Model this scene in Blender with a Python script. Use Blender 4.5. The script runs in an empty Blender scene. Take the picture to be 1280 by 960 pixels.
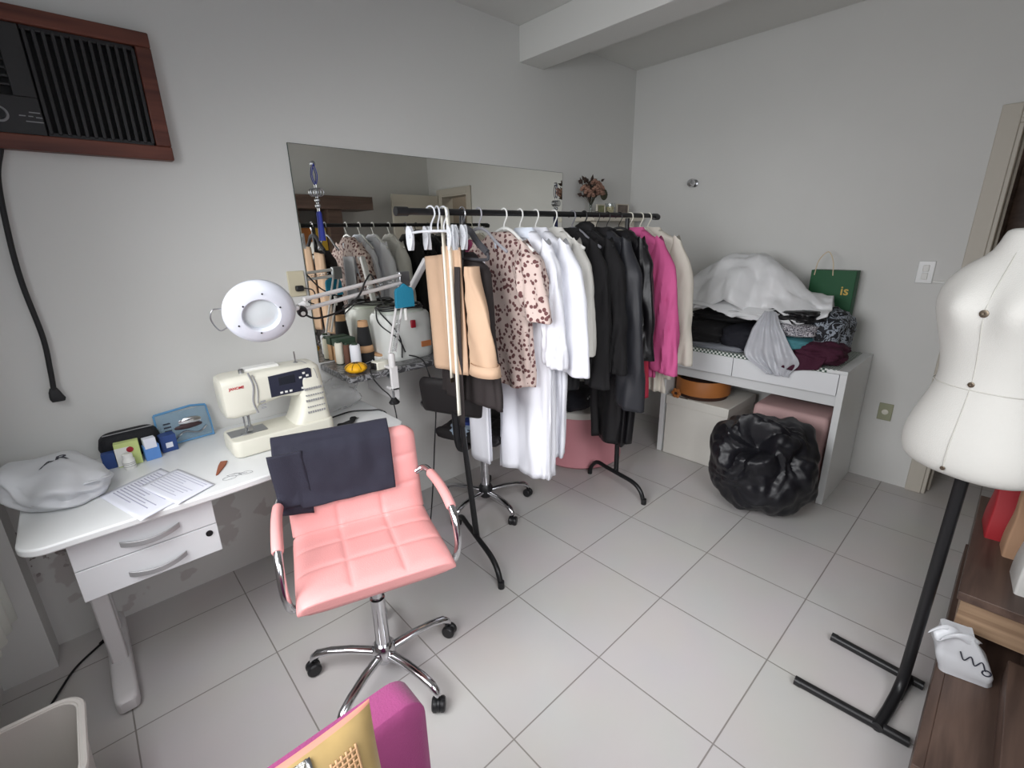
import bpy, bmesh, math, random
from mathutils import Vector, Matrix, noise
PI = math.pi
S = bpy.context.scene
C = S.collection
random.seed(4)

# ------------------------------------------------------------------ camera, light, exposure
cam_d = bpy.data.cameras.new('camera'); cam = bpy.data.objects.new('camera', cam_d); C.objects.link(cam)
cam_d.sensor_width = 36.0; cam_d.lens = 586.19/1280*36; cam_d.clip_start = .02
_r = Vector((0.73271111, -0.68022818, -0.02059262)); _d = Vector((-0.21734236, -0.20522243, -0.95427777)); _f = Vector((0.64490056, 0.70368557, -0.29821115))
cam.matrix_world = Matrix(((_r.x, -_d.x, -_f.x, 0.35328), (_r.y, -_d.y, -_f.y, -2.39695), (_r.z, -_d.z, -_f.z, 1.55652), (0, 0, 0, 1)))
S.camera = cam
S.view_settings.view_transform = 'Standard'; S.view_settings.look = 'None'
S.view_settings.gamma = 1; S.view_settings.use_curve_mapping = False
S.view_settings.exposure = 0.0
W = bpy.data.worlds.new('world'); S.world = W; W.use_nodes = True
bg = W.node_tree.nodes['Background']; bg.inputs[0].default_value = (.80, .88, 1, 1); bg.inputs[1].default_value = 1.2

def area(name, loc, rot, sx, sy, power, col):
    l = bpy.data.lights.new(name, 'AREA'); l.shape = 'RECTANGLE'; l.size = sx; l.size_y = sy; l.energy = power; l.color = col
    o = bpy.data.objects.new(name, l); C.objects.link(o); o.location = loc; o.rotation_euler = rot
    return o
# daylight entering by the window in the left wall (outside the frame, left of the camera): sky light falls inward and down
lw = area('window_daylight', (-.24, -1.45, 1.70), (0, -PI/2+math.radians(34), 0), 1.15, 1.46, 33, (.99, .99, 1)); lw.data.spread = math.radians(132)
# added weaker fill at the unseen rear window, turned to brighten the far side
rw = area('rear_fill', (.85, -3.16, 1.75), (PI/2-math.radians(34), 0, -math.radians(38)), 1.2, 1.1, 14, (.99, .99, 1)); rw.data.spread = math.radians(105)
# added fill light that lifts the otherwise unlit passage beyond the doorway
area('passage_fill', (4.5, -2.5, 2.35), (0, 0, 0), .3, .3, 2.2, (1, .95, .9))

# ------------------------------------------------------------------ helpers
def lin(c):
    return tuple(((x/255)/12.92 if x/255 <= .04045 else ((x/255+.055)/1.055)**2.4) for x in c)
def mat(name, c, rough=.5, metal=0, var=0, vscale=6, bump=0, bscale=60, spec=.5, trans=0, alpha=1, sheen=0, coat=0, ior=1.45):
    m = bpy.data.materials.new(name); m.use_nodes = True; n = m.node_tree; b = n.nodes['Principled BSDF']
    col = (*lin(c), 1)
    b.inputs['Base Color'].default_value = col; b.inputs['Roughness'].default_value = rough; b.inputs['Metallic'].default_value = metal
    b.inputs['Specular IOR Level'].default_value = spec; b.inputs['Transmission Weight'].default_value = trans; b.inputs['Alpha'].default_value = alpha
    b.inputs['Sheen Weight'].default_value = sheen; b.inputs['Coat Weight'].default_value = coat; b.inputs['IOR'].default_value = ior
    tc = n.nodes.new('ShaderNodeTexCoord')
    if var:
        nz = n.nodes.new('ShaderNodeTexNoise'); nz.inputs['Scale'].default_value = vscale; nz.inputs['Detail'].default_value = 4
        n.links.new(tc.outputs['Object'], nz.inputs['Vector'])
        cr = n.nodes.new('ShaderNodeValToRGB'); cr.color_ramp.elements[0].position = .3; cr.color_ramp.elements[1].position = .7
        cr.color_ramp.elements[0].color = (*[x*(1-var) for x in col[:3]], 1); cr.color_ramp.elements[1].color = (*[min(1, x*(1+var)) for x in col[:3]], 1)
        n.links.new(nz.outputs['Fac'], cr.inputs['Fac']); n.links.new(cr.outputs['Color'], b.inputs['Base Color'])
    if bump:
        nb = n.nodes.new('ShaderNodeTexNoise'); nb.inputs['Scale'].default_value = bscale; nb.inputs['Detail'].default_value = 5
        n.links.new(tc.outputs['Object'], nb.inputs['Vector'])
        bp = n.nodes.new('ShaderNodeBump'); bp.inputs['Strength'].default_value = bump; bp.inputs['Distance'].default_value = .01
        n.links.new(nb.outputs['Fac'], bp.inputs['Height']); n.links.new(bp.outputs['Normal'], b.inputs['Normal'])
    return m
def nodes(m): return m.node_tree, m.node_tree.nodes['Principled BSDF']

def catmull(P, n=8):
    P = [Vector(p) for p in P]; out = []
    for i in range(len(P)-1):
        a = P[i-1] if i else P[0]*2-P[1]; b, c = P[i], P[i+1]; d = P[i+2] if i+2 < len(P) else P[-1]*2-P[-2]
        for k in range(n):
            t = k/n
            out.append(.5*((2*b)+(c-a)*t+(2*a-5*b+4*c-d)*t*t+(3*b-a-3*c+d)*t**3))
    out.append(P[-1]); return out
def sm(x): x = max(0, min(1, x)); return x*x*(3-2*x)
def nz(x, y, z): return noise.noise(Vector((x, y, z)))
_cr = random.Random(11)
CRD = [(Vector((_cr.gauss(0, 1), _cr.gauss(0, 1), _cr.gauss(0, 1))).normalized(), _cr.uniform(.6, 1.5), _cr.uniform(0, 1)) for _ in range(24)]
def tri(x): return abs((x % 1)*2-1)
def creased(q, f=1.0, n=8, o=0, warp=.25):
    # sharp irregular creases like those of crumpled film: folded plane waves along random directions
    w = Vector((nz(q.x*1.3+o, q.y*1.3, q.z*1.3), nz(q.x*1.3, q.y*1.3+o+4, q.z*1.3), nz(q.x*1.3, q.y*1.3, q.z*1.3+o+8)))*warp; t = 0
    for i in range(n):
        d_, k, ph = CRD[(i+o*5) % 24]; t += (tri((q+w).dot(d_)*k*f+ph)-.5)/(1+.35*i)
    return t
def sp(v, e): return math.copysign(abs(v)**e, v)

class MB:
    def __init__(s): s.v = []; s.f = []
    def add(s, v, f):
        b = len(s.v); s.v += [tuple(p) for p in v]; s.f += [tuple(b+i for i in q) for q in f]; return s
    def box(s, x0, x1, y0, y1, z0, z1, M=None):
        v = [Vector((x, y, z)) for x in (x0, x1) for y in (y0, y1) for z in (z0, z1)]
        if M: v = [M @ p for p in v]
        return s.add(v, [(0, 1, 3, 2), (4, 6, 7, 5), (0, 4, 5, 1), (2, 3, 7, 6), (0, 2, 6, 4), (1, 5, 7, 3)])
    def loft(s, R, c0=True, c1=True, closed=True):
        n = len(R[0]); v = [p for r in R for p in r]; f = []
        for i in range(len(R)-1):
            for j in range(n if closed else n-1):
                k = (j+1) % n; f.append((i*n+j, i*n+k, (i+1)*n+k, (i+1)*n+j))
        if c0: f.append(tuple(range(n))[::-1])
        if c1: f.append(tuple((len(R)-1)*n+j for j in range(n)))
        return s.add(v, f)
    def tube(s, P, r, n=10, ry=None):
        P = [Vector(p) for p in P]; rr = r if isinstance(r, (list, tuple)) else [r]*len(P)
        R = []; up = None
        for i, p in enumerate(P):
            t = (P[min(i+1, len(P)-1)]-P[max(i-1, 0)]).normalized()
            if up is None:
                up = Vector((0, 0, 1)) if abs(t.z) < .9 else Vector((1, 0, 0))
            a = t.cross(up); a = a.normalized() if a.length > 1e-6 else Vector((1, 0, 0)); up = a.cross(t).normalized()
            R.append([p+a*math.cos(2*PI*k/n)*rr[i]+up*math.sin(2*PI*k/n)*rr[i]*(ry or 1) for k in range(n)])
        return s.loft(R)
    def lathe(s, prof, n=32, c=(0, 0, 0), M=None, cap=True):
        c = Vector(c); R = []
        for r, z in prof:
            q = [Vector((r*math.cos(2*PI*k/n), r*math.sin(2*PI*k/n), z)) for k in range(n)]
            R.append([c+(M @ p if M else p) for p in q])
        return s.loft(R, cap, cap)
    def slab(s, out, z0, z1, M=None):
        a = [Vector((x, y, z0)) for x, y in out]; b = [Vector((x, y, z1)) for x, y in out]
        if M: a = [M @ p for p in a]; b = [M @ p for p in b]
        return s.loft([a, b])
    def grid(s, fn, nu, nv):
        v = [fn(i/nu, j/nv) for i in range(nu+1) for j in range(nv+1)]; m = nv+1
        return s.add(v, [(i*m+j, i*m+j+1, (i+1)*m+j+1, (i+1)*m+j) for i in range(nu) for j in range(nv)])
    def ball(s, c, d, sub=3, e=1.0, fn=None, flat=None):
        bm = bmesh.new(); bmesh.ops.create_icosphere(bm, subdivisions=sub, radius=1)
        V = []
        for q in bm.verts:
            p = q.co.normalized(); L = (abs(p.x)**(2/e)+abs(p.y)**(2/e)+abs(p.z)**(2/e))**(-e/2); p = p*L
            p = Vector((p.x*d[0], p.y*d[1], p.z*d[2]))
            if fn: p = fn(p, q.co.normalized())
            if flat is not None and p.z < flat: p.z = flat+(p.z-flat)*.03
            V.append(Vector(c)+p)
        F = [tuple(q.index for q in f.verts) for f in bm.faces]; bm.free()
        return s.add(V, F)
    def build(s, name, m, parent=None, bevel=0, seg=2, solid=0, sub=0, ang=40, flatshade=False):
        me = bpy.data.meshes.new(name); me.from_pydata(s.v, [], s.f)
        bm = bmesh.new(); bm.from_mesh(me); bmesh.ops.recalc_face_normals(bm, faces=bm.faces); bm.to_mesh(me); bm.free()
        me.update()
        if not flatshade:
            me.shade_smooth(); me.set_sharp_from_angle(angle=math.radians(ang))
        me.materials.append(m)
        o = bpy.data.objects.new(name, me); C.objects.link(o)
        if parent: o.parent = parent
        if solid: k = o.modifiers.new('s', 'SOLIDIFY'); k.thickness = solid; k.offset = 0
        if bevel: k = o.modifiers.new('b', 'BEVEL'); k.width = bevel; k.segments = seg; k.limit_method = 'ANGLE'; k.angle_limit = math.radians(40); k.harden_normals = False
        if sub: k = o.modifiers.new('u', 'SUBSURF'); k.levels = sub; k.render_levels = sub
        return o
def tag(o, label, cat, group=None, kind=None):
    o['label'] = label; o['category'] = cat
    if group: o['group'] = group
    if kind: o['kind'] = kind
    return o
def thing(name, label, cat, loc=(0, 0, 0), rz=0, group=None):
    o = bpy.data.objects.new(name, None); C.objects.link(o); o.empty_display_size = .1
    o.location = loc; o.rotation_euler = (0, 0, rz); return tag(o, label, cat, group)
def struct(o, label=None):
    o['kind'] = 'structure'
    if label: o['label'] = label
    return o
def text(name, body, size, m, parent, M, ext=.0004, bold=0):
    cu = bpy.data.curves.new(name, 'FONT'); cu.body = body; cu.size = size; cu.extrude = ext; cu.offset = bold; cu.align_x = 'CENTER'; cu.align_y = 'CENTER'; cu.resolution_u = 3
    t = bpy.data.objects.new(name+'_tmp', cu); me = bpy.data.meshes.new_from_object(t); bpy.data.objects.remove(t)
    me.transform(M); me.materials.append(m)
    o = bpy.data.objects.new(name, me); C.objects.link(o); o.parent = parent; return o
def drape(o, target, d=.0015):
    # lay a printed decal on the curved surface below it (both in the same parent's space)
    from mathutils.bvhtree import BVHTree
    tm = target.data; bv = BVHTree.FromPolygons([v.co[:] for v in tm.vertices], [p.vertices[:] for p in tm.polygons])
    for v in o.data.vertices:
        h = bv.ray_cast(Vector((v.co.x, v.co.y, 1)), Vector((0, 0, -1)))
        if h[0]: v.co.z = h[0].z+d
def frame(o, x, y):      # matrix with given origin and x, y axes
    x = Vector(x).normalized(); z = x.cross(Vector(y)).normalized(); y = z.cross(x)
    return Matrix(((x.x, y.x, z.x, o[0]), (x.y, y.y, z.y, o[1]), (x.z, y.z, z.z, o[2]), (0, 0, 0, 1)))
def rrect(x0, x1, y0, y1, r, n=5):
    out = []
    for cx, cy, a in ((x1-r, y1-r, 0), (x0+r, y1-r, 90), (x0+r, y0+r, 180), (x1-r, y0+r, 270)):
        for k in range(n+1):
            t = math.radians(a+90*k/n); out.append((cx+r*math.cos(t), cy+r*math.sin(t)))
    return out

# ------------------------------------------------------------------ materials
# white painted plaster, with damp stains on the bare wall under the sewing desk
wall_m = mat('white_plaster', (217, 217, 214), .7, var=.025, vscale=1.6, bump=.08, bscale=25)
ceil_m = mat('ceiling_paint', (222, 222, 218), .8, bump=.05, bscale=30)
def stained():
    m = mat('stained_plaster', (217, 217, 214), .7, bump=.08, bscale=25); n, b = nodes(m)
    tc = n.nodes['Texture Coordinate']
    def N(t): return n.nodes.new(t)
    base = N('ShaderNodeRGB'); base.outputs[0].default_value = (*lin((217, 217, 214)), 1)
    # dark damp blotches around a point, low on the wall
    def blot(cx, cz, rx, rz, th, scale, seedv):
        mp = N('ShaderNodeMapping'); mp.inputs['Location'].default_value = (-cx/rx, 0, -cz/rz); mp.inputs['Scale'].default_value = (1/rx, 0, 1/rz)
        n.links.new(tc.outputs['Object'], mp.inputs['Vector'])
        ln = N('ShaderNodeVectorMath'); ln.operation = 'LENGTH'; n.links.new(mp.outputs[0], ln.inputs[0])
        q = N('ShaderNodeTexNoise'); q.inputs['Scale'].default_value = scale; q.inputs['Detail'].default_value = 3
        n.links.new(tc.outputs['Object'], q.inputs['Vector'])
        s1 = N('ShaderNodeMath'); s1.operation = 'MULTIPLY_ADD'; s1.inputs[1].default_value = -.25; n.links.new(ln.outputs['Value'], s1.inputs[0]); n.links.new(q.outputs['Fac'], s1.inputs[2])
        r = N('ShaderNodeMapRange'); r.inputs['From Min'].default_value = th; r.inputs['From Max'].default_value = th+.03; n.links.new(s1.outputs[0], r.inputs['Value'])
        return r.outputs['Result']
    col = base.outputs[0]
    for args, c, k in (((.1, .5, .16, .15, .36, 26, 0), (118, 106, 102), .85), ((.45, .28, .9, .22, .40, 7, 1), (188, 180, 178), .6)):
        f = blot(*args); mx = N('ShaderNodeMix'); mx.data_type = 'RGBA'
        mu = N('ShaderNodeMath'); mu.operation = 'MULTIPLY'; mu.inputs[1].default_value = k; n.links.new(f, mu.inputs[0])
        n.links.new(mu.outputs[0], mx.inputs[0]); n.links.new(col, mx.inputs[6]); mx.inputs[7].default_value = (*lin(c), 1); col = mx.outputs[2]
    n.links.new(col, b.inputs['Base Color']); return m
wall_stain = stained()
def tiles():
    m = mat('porcelain_tiles', (196, 195, 196), .28); n, b = nodes(m); tc = n.nodes['Texture Coordinate']
    mp = n.nodes.new('ShaderNodeMapping'); mp.inputs['Location'].default_value = (-.19, .216+.0, 0)
    n.links.new(tc.outputs['Object'], mp.inputs['Vector'])
    br = n.nodes.new('ShaderNodeTexBrick'); br.offset = 0; br.squash = 1
    br.inputs['Scale'].default_value = 1; br.inputs['Brick Width'].default_value = .45; br.inputs['Row Height'].default_value = .45
    br.inputs['Mortar Size'].default_value = .0028; br.inputs['Mortar Smooth'].default_value = .3; br.inputs['Bias'].default_value = 0
    br.inputs['Color1'].default_value = (*lin((199, 196, 194)), 1); br.inputs['Color2'].default_value = (*lin((196, 193, 191)), 1); br.inputs['Mortar'].default_value = (*lin((142, 137, 133)), 1)
    n.links.new(mp.outputs[0], br.inputs['Vector'])
    q = n.nodes.new('ShaderNodeTexNoise'); q.inputs['Scale'].default_value = 3; q.inputs['Detail'].default_value = 6; n.links.new(tc.outputs['Object'], q.inputs['Vector'])
    mx = n.nodes.new('ShaderNodeMix'); mx.data_type = 'RGBA'; mx.blend_type = 'MULTIPLY'; mx.inputs[0].default_value = .12
    n.links.new(br.outputs['Color'], mx.inputs[6]); n.links.new(q.outputs['Color'], mx.inputs[7])
    # small dirt specks
    n.links.new(mx.outputs[2], b.inputs['Base Color'])
    bp = n.nodes.new('ShaderNodeBump'); bp.inputs['Strength'].default_value = .4; bp.inputs['Distance'].default_value = .002; bp.invert = True
    n.links.new(br.outputs['Fac'], bp.inputs['Height']); n.links.new(bp.outputs['Normal'], b.inputs['Normal'])
    rr = n.nodes.new('ShaderNodeMapRange'); rr.inputs['To Min'].default_value = .24; rr.inputs['To Max'].default_value = .6
    n.links.new(br.outputs['Fac'], rr.inputs['Value']); n.links.new(rr.outputs[0], b.inputs['Roughness'])
    return m
tile_m = tiles()
def wood(name, c1, c2, sx=2, sy=30, rough=.45, axis=0):
    m = mat(name, c1, rough); n, b = nodes(m); tc = n.nodes['Texture Coordinate']
    mp = n.nodes.new('ShaderNodeMapping'); sc = [sy, sy, sy]; sc[axis] = sx; mp.inputs['Scale'].default_value = sc
    n.links.new(tc.outputs['Object'], mp.inputs['Vector'])
    q = n.nodes.new('ShaderNodeTexNoise'); q.inputs['Scale'].default_value = 1; q.inputs['Detail'].default_value = 6; q.inputs['Distortion'].default_value = .6
    n.links.new(mp.outputs[0], q.inputs['Vector'])
    cr = n.nodes.new('ShaderNodeValToRGB'); cr.color_ramp.elements[0].position = .35; cr.color_ramp.elements[1].position = .65
    cr.color_ramp.elements[0].color = (*lin(c2), 1); cr.color_ramp.elements[1].color = (*lin(c1), 1)
    n.links.new(q.outputs['Fac'], cr.inputs['Fac']); n.links.new(cr.outputs[0], b.inputs['Base Color']); return m
wood_red = wood('red_brown_wood', (112, 62, 48), (78, 40, 31), 2, 25)
wood_dark = wood('dark_walnut_board', (104, 84, 74), (78, 62, 55), 2, 22)
wood_light = wood('light_striped_oak', (178, 150, 122), (132, 106, 84), 1.5, 26, .5, 1)
def spots(name, base, dot, scale, th):
    m = mat(name, base, .8); n, b = nodes(m); tc = n.nodes['Texture Coordinate']
    v = n.nodes.new('ShaderNodeTexVoronoi'); v.inputs['Scale'].default_value = scale; n.links.new(tc.outputs['Object'], v.inputs['Vector'])
    q = n.nodes.new('ShaderNodeTexNoise'); q.inputs['Scale'].default_value = scale*1.3; n.links.new(tc.outputs['Object'], q.inputs['Vector'])
    a = n.nodes.new('ShaderNodeMath'); a.operation = 'MULTIPLY_ADD'; a.inputs[1].default_value = .3; n.links.new(q.outputs['Fac'], a.inputs[0]); n.links.new(v.outputs['Distance'], a.inputs[2])
    r = n.nodes.new('ShaderNodeMapRange'); r.inputs['From Min'].default_value = th; r.inputs['From Max'].default_value = th+.06; n.links.new(a.outputs[0], r.inputs['Value'])
    mx = n.nodes.new('ShaderNodeMix'); mx.data_type = 'RGBA'; n.links.new(r.outputs[0], mx.inputs[0]); mx.inputs[6].default_value = (*lin(dot), 1); mx.inputs[7].default_value = (*lin(base), 1)
    n.links.new(mx.outputs[2], b.inputs['Base Color']); return m
def pattern(name, cols, scale, dist=3, rough=.75):
    m = mat(name, cols[0], rough); n, b = nodes(m); tc = n.nodes['Texture Coordinate']
    q = n.nodes.new('ShaderNodeTexNoise'); q.inputs['Scale'].default_value = scale; q.inputs['Distortion'].default_value = dist; q.inputs['Detail'].default_value = 2
    n.links.new(tc.outputs['Object'], q.inputs['Vector'])
    cr = n.nodes.new('ShaderNodeValToRGB'); cr.color_ramp.interpolation = 'CONSTANT'
    while len(cr.color_ramp.elements) < len(cols): cr.color_ramp.elements.new(.5)
    for i, c in enumerate(cols):
        cr.color_ramp.elements[i].position = 0 if i == 0 else .36+.28*(i-1)/max(1, len(cols)-2 or 1); cr.color_ramp.elements[i].color = (*lin(c), 1)
    n.links.new(q.outputs['Fac'], cr.inputs['Fac']); n.links.new(cr.outputs[0], b.inputs['Base Color']); return m
def checker(name, a, c, scale, rough=.8):
    m = mat(name, a, rough); n, b = nodes(m); tc = n.nodes['Texture Coordinate']
    k = n.nodes.new('ShaderNodeTexChecker'); k.inputs['Scale'].default_value = scale; k.inputs['Color1'].default_value = (*lin(a), 1); k.inputs['Color2'].default_value = (*lin(c), 1)
    n.links.new(tc.outputs['Object'], k.inputs['Vector']); n.links.new(k.outputs['Color'], b.inputs['Base Color']); return m
M = dict(
    white_lam=mat('white_laminate', (226, 228, 228), .32, var=.015, vscale=3), white_edge=mat('white_edge_band', (232, 234, 236), .4),
    white_metal=mat('white_painted_metal', (214, 212, 212), .4, var=.03, vscale=4), white_pl=mat('white_plastic', (226, 226, 222), .35), cream_pl=mat('cream_plastic', (224, 222, 208), .4),
    handle=mat('brushed_handle', (186, 186, 188), .5, .6), chrome=mat('chrome', (205, 205, 208), .12, 1), steel=mat('satin_steel', (170, 172, 175), .3, 1), black_pl=mat('black_plastic', (26, 26, 28), .4), black_metal=mat('black_tube_paint', (24, 24, 26), .38),
    pink=mat('pink_leatherette', (228, 160, 158), .42, var=.02, vscale=5, bump=.12, bscale=220), black_lea=mat('black_leatherette', (34, 31, 32), .5, bump=.1, bscale=200),
    navy=mat('navy_cloth', (37, 37, 51), .85, var=.08, vscale=8, bump=.2, bscale=300, sheen=.04), magenta=mat('magenta_velvet', (146, 62, 112), .85, var=.05, vscale=10, bump=.2, bscale=240, sheen=.15),
    gold=mat('gold_satin', (164, 138, 88), .5, var=.14, vscale=12, sheen=.2), salmon=mat('salmon_cloth', (198, 132, 114), .75, var=.05),
    ac_pl=mat('charcoal_plastic', (46, 45, 46), .45), ac_dark=mat('dark_void_plastic', (18, 17, 17), .7), grey_mark=mat('grey_print', (150, 150, 152), .6),
    mirror=mat('mirror_silver', (243, 243, 237), .015, 1), glass=mat('clear_glass', (240, 244, 244), .04, trans=1, alpha=1), clear_pl=mat('clear_plastic', (232, 235, 240), .12, alpha=.62, spec=.8),
    blue_pl=mat('clear_blue_vinyl', (176, 206, 226), .12, trans=.6, ior=1.08, alpha=.55), teal=mat('teal_felt', (34, 132, 164), .8, bump=.2, bscale=200), yellow=mat('yellow_satin', (236, 176, 24), .5, var=.06, vscale=30),
    tan=mat('kraft_paper', (190, 150, 112), .8, var=.05), black_thr=mat('black_thread', (24, 24, 26), .75, bump=.3, bscale=400), white_thr=mat('white_thread', (232, 234, 240), .7, bump=.3, bscale=400),
    cream_thr=mat('cream_thread', (224, 220, 204), .75, bump=.3, bscale=400), brown_thr=mat('brown_thread', (104, 70, 56), .75, bump=.3, bscale=400), green_dk=mat('dark_green_card', (46, 66, 50), .7), green_pale=mat('pale_sage_plastic', (198, 204, 194), .35),
    grey_app=mat('pale_grey_enamel', (214, 216, 212), .32), red=mat('red_plastic', (150, 28, 44), .4), orange_lbl=mat('orange_label', (186, 116, 70), .6),
    marble=pattern('black_white_marble', [(40, 41, 44), (66, 66, 68), (128, 128, 130), (48, 49, 52)], 9, 6, .3), grey_hang=mat('charcoal_velvet', (58, 58, 62), .8),
    beige=mat('beige_crepe', (196, 165, 138), .75, var=.04, bump=.1, bscale=300), brown_blk=mat('brown_black_crepe', (42, 36, 36), .8, bump=.1, bscale=300),
    leopard=spots('leopard_print', (206, 186, 178), (104, 66, 66), 47, .52), ltblue=mat('pale_blue_cotton', (222, 229, 240), .8, bump=.1, bscale=250), whitec=mat('white_cotton', (232, 233, 240), .8, bump=.1, bscale=250),
    offwhite=mat('off_white_linen', (216, 214, 208), .85, bump=.12, bscale=250), black_c=mat('black_wool', (23, 22, 24), .85, bump=.15, bscale=260), grey_c=mat('charcoal_satin', (42, 43, 48), .45, bump=.1, bscale=200), black_s=mat('black_satin', (19, 18, 21), .35, bump=.15, bscale=30),
    pinkc=mat('rose_pink_crepe', (206, 92, 146), .8, bump=.1, bscale=260), redc=mat('crimson_crepe', (176, 50, 72), .8), cream=mat('cream_wool', (222, 216, 204), .85, bump=.15, bscale=240),
    burg=mat('burgundy_cloth', (66, 22, 44), .85, bump=.25, bscale=120), zebra=pattern('black_white_print', [(26, 24, 32), (200, 198, 202), (40, 34, 52), (214, 212, 216), (30, 26, 34)], 22, 4), tealc=mat('teal_cloth', (70, 128, 136), .8, bump=.2, bscale=100), greyp=pattern('grey_purple_print', [(70, 66, 80), (120, 118, 126), (54, 44, 62)], 30, 2),
    floral=pattern('dark_floral_print', [(20, 20, 24), (34, 36, 42), (150, 158, 168), (22, 22, 26)], 16, 3), houndstooth=checker('green_white_check', (226, 230, 226), (62, 84, 74), 80),
    tvinyl=mat('translucent_white_film', (232, 233, 234), .35, trans=.12, alpha=.94), sheer=mat('sheer_white_film', (226, 228, 234), .3, trans=.3, alpha=.78), binbag=mat('black_polythene', (22, 22, 27), .40, spec=.45, bump=.35, bscale=9),
    pinkbeige=mat('dusty_pink_velour', (198, 164, 162), .75, var=.03), pinktub=mat('pink_tub_plastic', (214, 146, 154), .4), box_w=mat('white_cardboard', (222, 220, 212), .6, var=.02), camel=mat('camel_leather', (178, 112, 58), .5, var=.07, vscale=10), brown_d=mat('dark_brown_fringe', (66, 42, 32), .8, bump=.5, bscale=120),
    green_bag=mat('green_paper', (28, 86, 52), .6), gold_print=mat('gold_print', (206, 170, 70), .4), rope=mat('cream_rope', (214, 196, 168), .8), canvas=mat('cream_canvas', (194, 193, 188), .85, bump=.12, bscale=350),
    brass_d=mat('dull_snap_metal', (120, 110, 96), .35, 1), jamb=mat('grey_beige_paint', (196, 190, 178), .5), door_m=mat('cream_door_paint', (214, 208, 194), .5), passage=mat('passage_paint', (150, 140, 128), .8),
    plate=mat('beige_plate', (206, 198, 172), .5), switch=mat('clear_white_plate', (232, 233, 232), .25), olive=mat('olive_plate', (158, 160, 134), .5), kraft=mat('kraft_bag', (190, 152, 122), .8, var=.05, vscale=8), redbag=mat('red_paper', (176, 44, 52), .55), paper=mat('white_paper', (224, 226, 236), .7), ink=mat('dark_ink', (40, 42, 56), .6),
    bagfilm=mat('thin_white_film', (230, 232, 236), .28, trans=.15, alpha=.86), bin=mat('bin_plastic', (212, 208, 202), .45), blue=mat('blue_card', (92, 140, 206), .5), bluedk=mat('dark_blue_card', (44, 70, 128), .5), lime=mat('lime_card', (190, 204, 132), .6), orange=mat('orange_board', (206, 130, 66), .6), yellowb=mat('mustard_board', (206, 168, 60), .6),
    cable=mat('black_rubber', (28, 28, 30), .5), tape=mat('tape_cream', (234, 232, 218), .6), screen=mat('grey_lcd', (36, 38, 46), .2), panel=mat('navy_panel', (44, 46, 62), .35), lens=mat('frosted_lens', (206, 212, 214), .1, spec=.7), lamp_w=mat('lamp_white', (208, 211, 220), .35),
    copper=mat('copper', (150, 92, 60), .35, 1), tassel=mat('blue_tassel', (40, 52, 140), .7), flower_p=mat('dried_pink_petals', (150, 116, 100), .85, var=.15, vscale=40), leaf_d=mat('dried_leaf', (66, 66, 50), .85), leaf_b=mat('dried_burgundy', (70, 56, 50), .85), candle=mat('ivory_wax', (222, 208, 164), .5), photo=mat('sepia_photo', (110, 98, 90), .5, var=.35, vscale=30), olive_ph=mat('green_photo', (128, 130, 96), .5, var=.35, vscale=40))

# ------------------------------------------------------------------ room
XR = 3.93; YB = -3.0; ZC = 2.77
fl = MB().box(-.6, 5.3, YB-.2, .2, -.1, 0).build('floor', tile_m); struct(fl)
struct(MB().box(-.4, XR+.15, YB-.15, .15, ZC, ZC+.12).build('ceiling', ceil_m))
struct(MB().box(-.4, XR+.15, 0, .15, 0, ZC).build('wall_back', wall_stain), 'white wall behind the sewing desk and mirror')
# right wall with the door opening
DY0, DY1, DZ = -2.20, -2.74, 2.07
struct(MB().box(XR, XR+.14, DY0, .15, 0, ZC).box(XR, XR+.14, YB-.15, DY1, 0, ZC).box(XR, XR+.14, DY1, DY0, DZ, ZC).build('wall_right', wall_m), 'white wall with the doorway')
# left wall with the window, corner pillar
WY0, WY1, WZ0, WZ1 = -.72, -2.2, 1.0, 2.25
struct(MB().box(-.3, -.15, WY0, 0, 0, ZC).box(-.3, -.15, YB-.15, WY1, 0, ZC).box(-.3, -.15, WY1, WY0, 0, WZ0).box(-.3, -.15, WY1, WY0, WZ1, ZC).build('wall_left', wall_m))
struct(MB().box(-.15, 0, -.14, 0, 0, ZC).build('trim_1', wall_m), 'white square pillar in the corner')
# rear wall with a window opening
struct(MB().box(-.3, .2, YB-.15, YB, 0, ZC).box(1.5, XR+.15, YB-.15, YB, 0, ZC).box(.2, 1.5, YB-.15, YB, 0, 1.0).box(.2, 1.5, YB-.15, YB, 2.3, ZC).build('wall_rear', wall_m))
for nm, a, (u0, u1), (z0, z1) in (('window_1', 'x', (WY1, WY0), (WZ0, WZ1)), ('window_2', 'y', (.2, 1.5), (1.0, 2.3))):
    e = bpy.data.objects.new(nm, None); C.objects.link(e); struct(e)
    mb = MB(); um = (u0+u1)/2
    for (a0, a1, b0, b1) in ((u0, u1, z0, z0+.05), (u0, u1, z1-.05, z1), (u0, u0+.05, z0, z1), (u1-.05, u1, z0, z1), (um-.025, um+.025, z0, z1)):
        if a == 'x': mb.box(-.22, -.18, a0, a1, b0, b1)
        else: mb.box(a0, a1, YB-.1, YB-.06, b0, b1)
    mb.build('window_frame', M['white_metal'], e, bevel=.004)
    mb = MB()
    if a == 'x': mb.box(-.3, -.1, u0-.04, u1+.04, z0-.03, z0)
    else: mb.box(u0-.04, u1+.04, YB-.15, YB+.04, z0-.03, z0)
    mb.build('window_sill', M['white_lam'], e, bevel=.004)
# ceiling beam running into the room
struct(MB().box(2.67, 2.88, YB, 0, 2.58, ZC).build('trim_2', ceil_m, bevel=.003), 'white beam under the ceiling')
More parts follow.
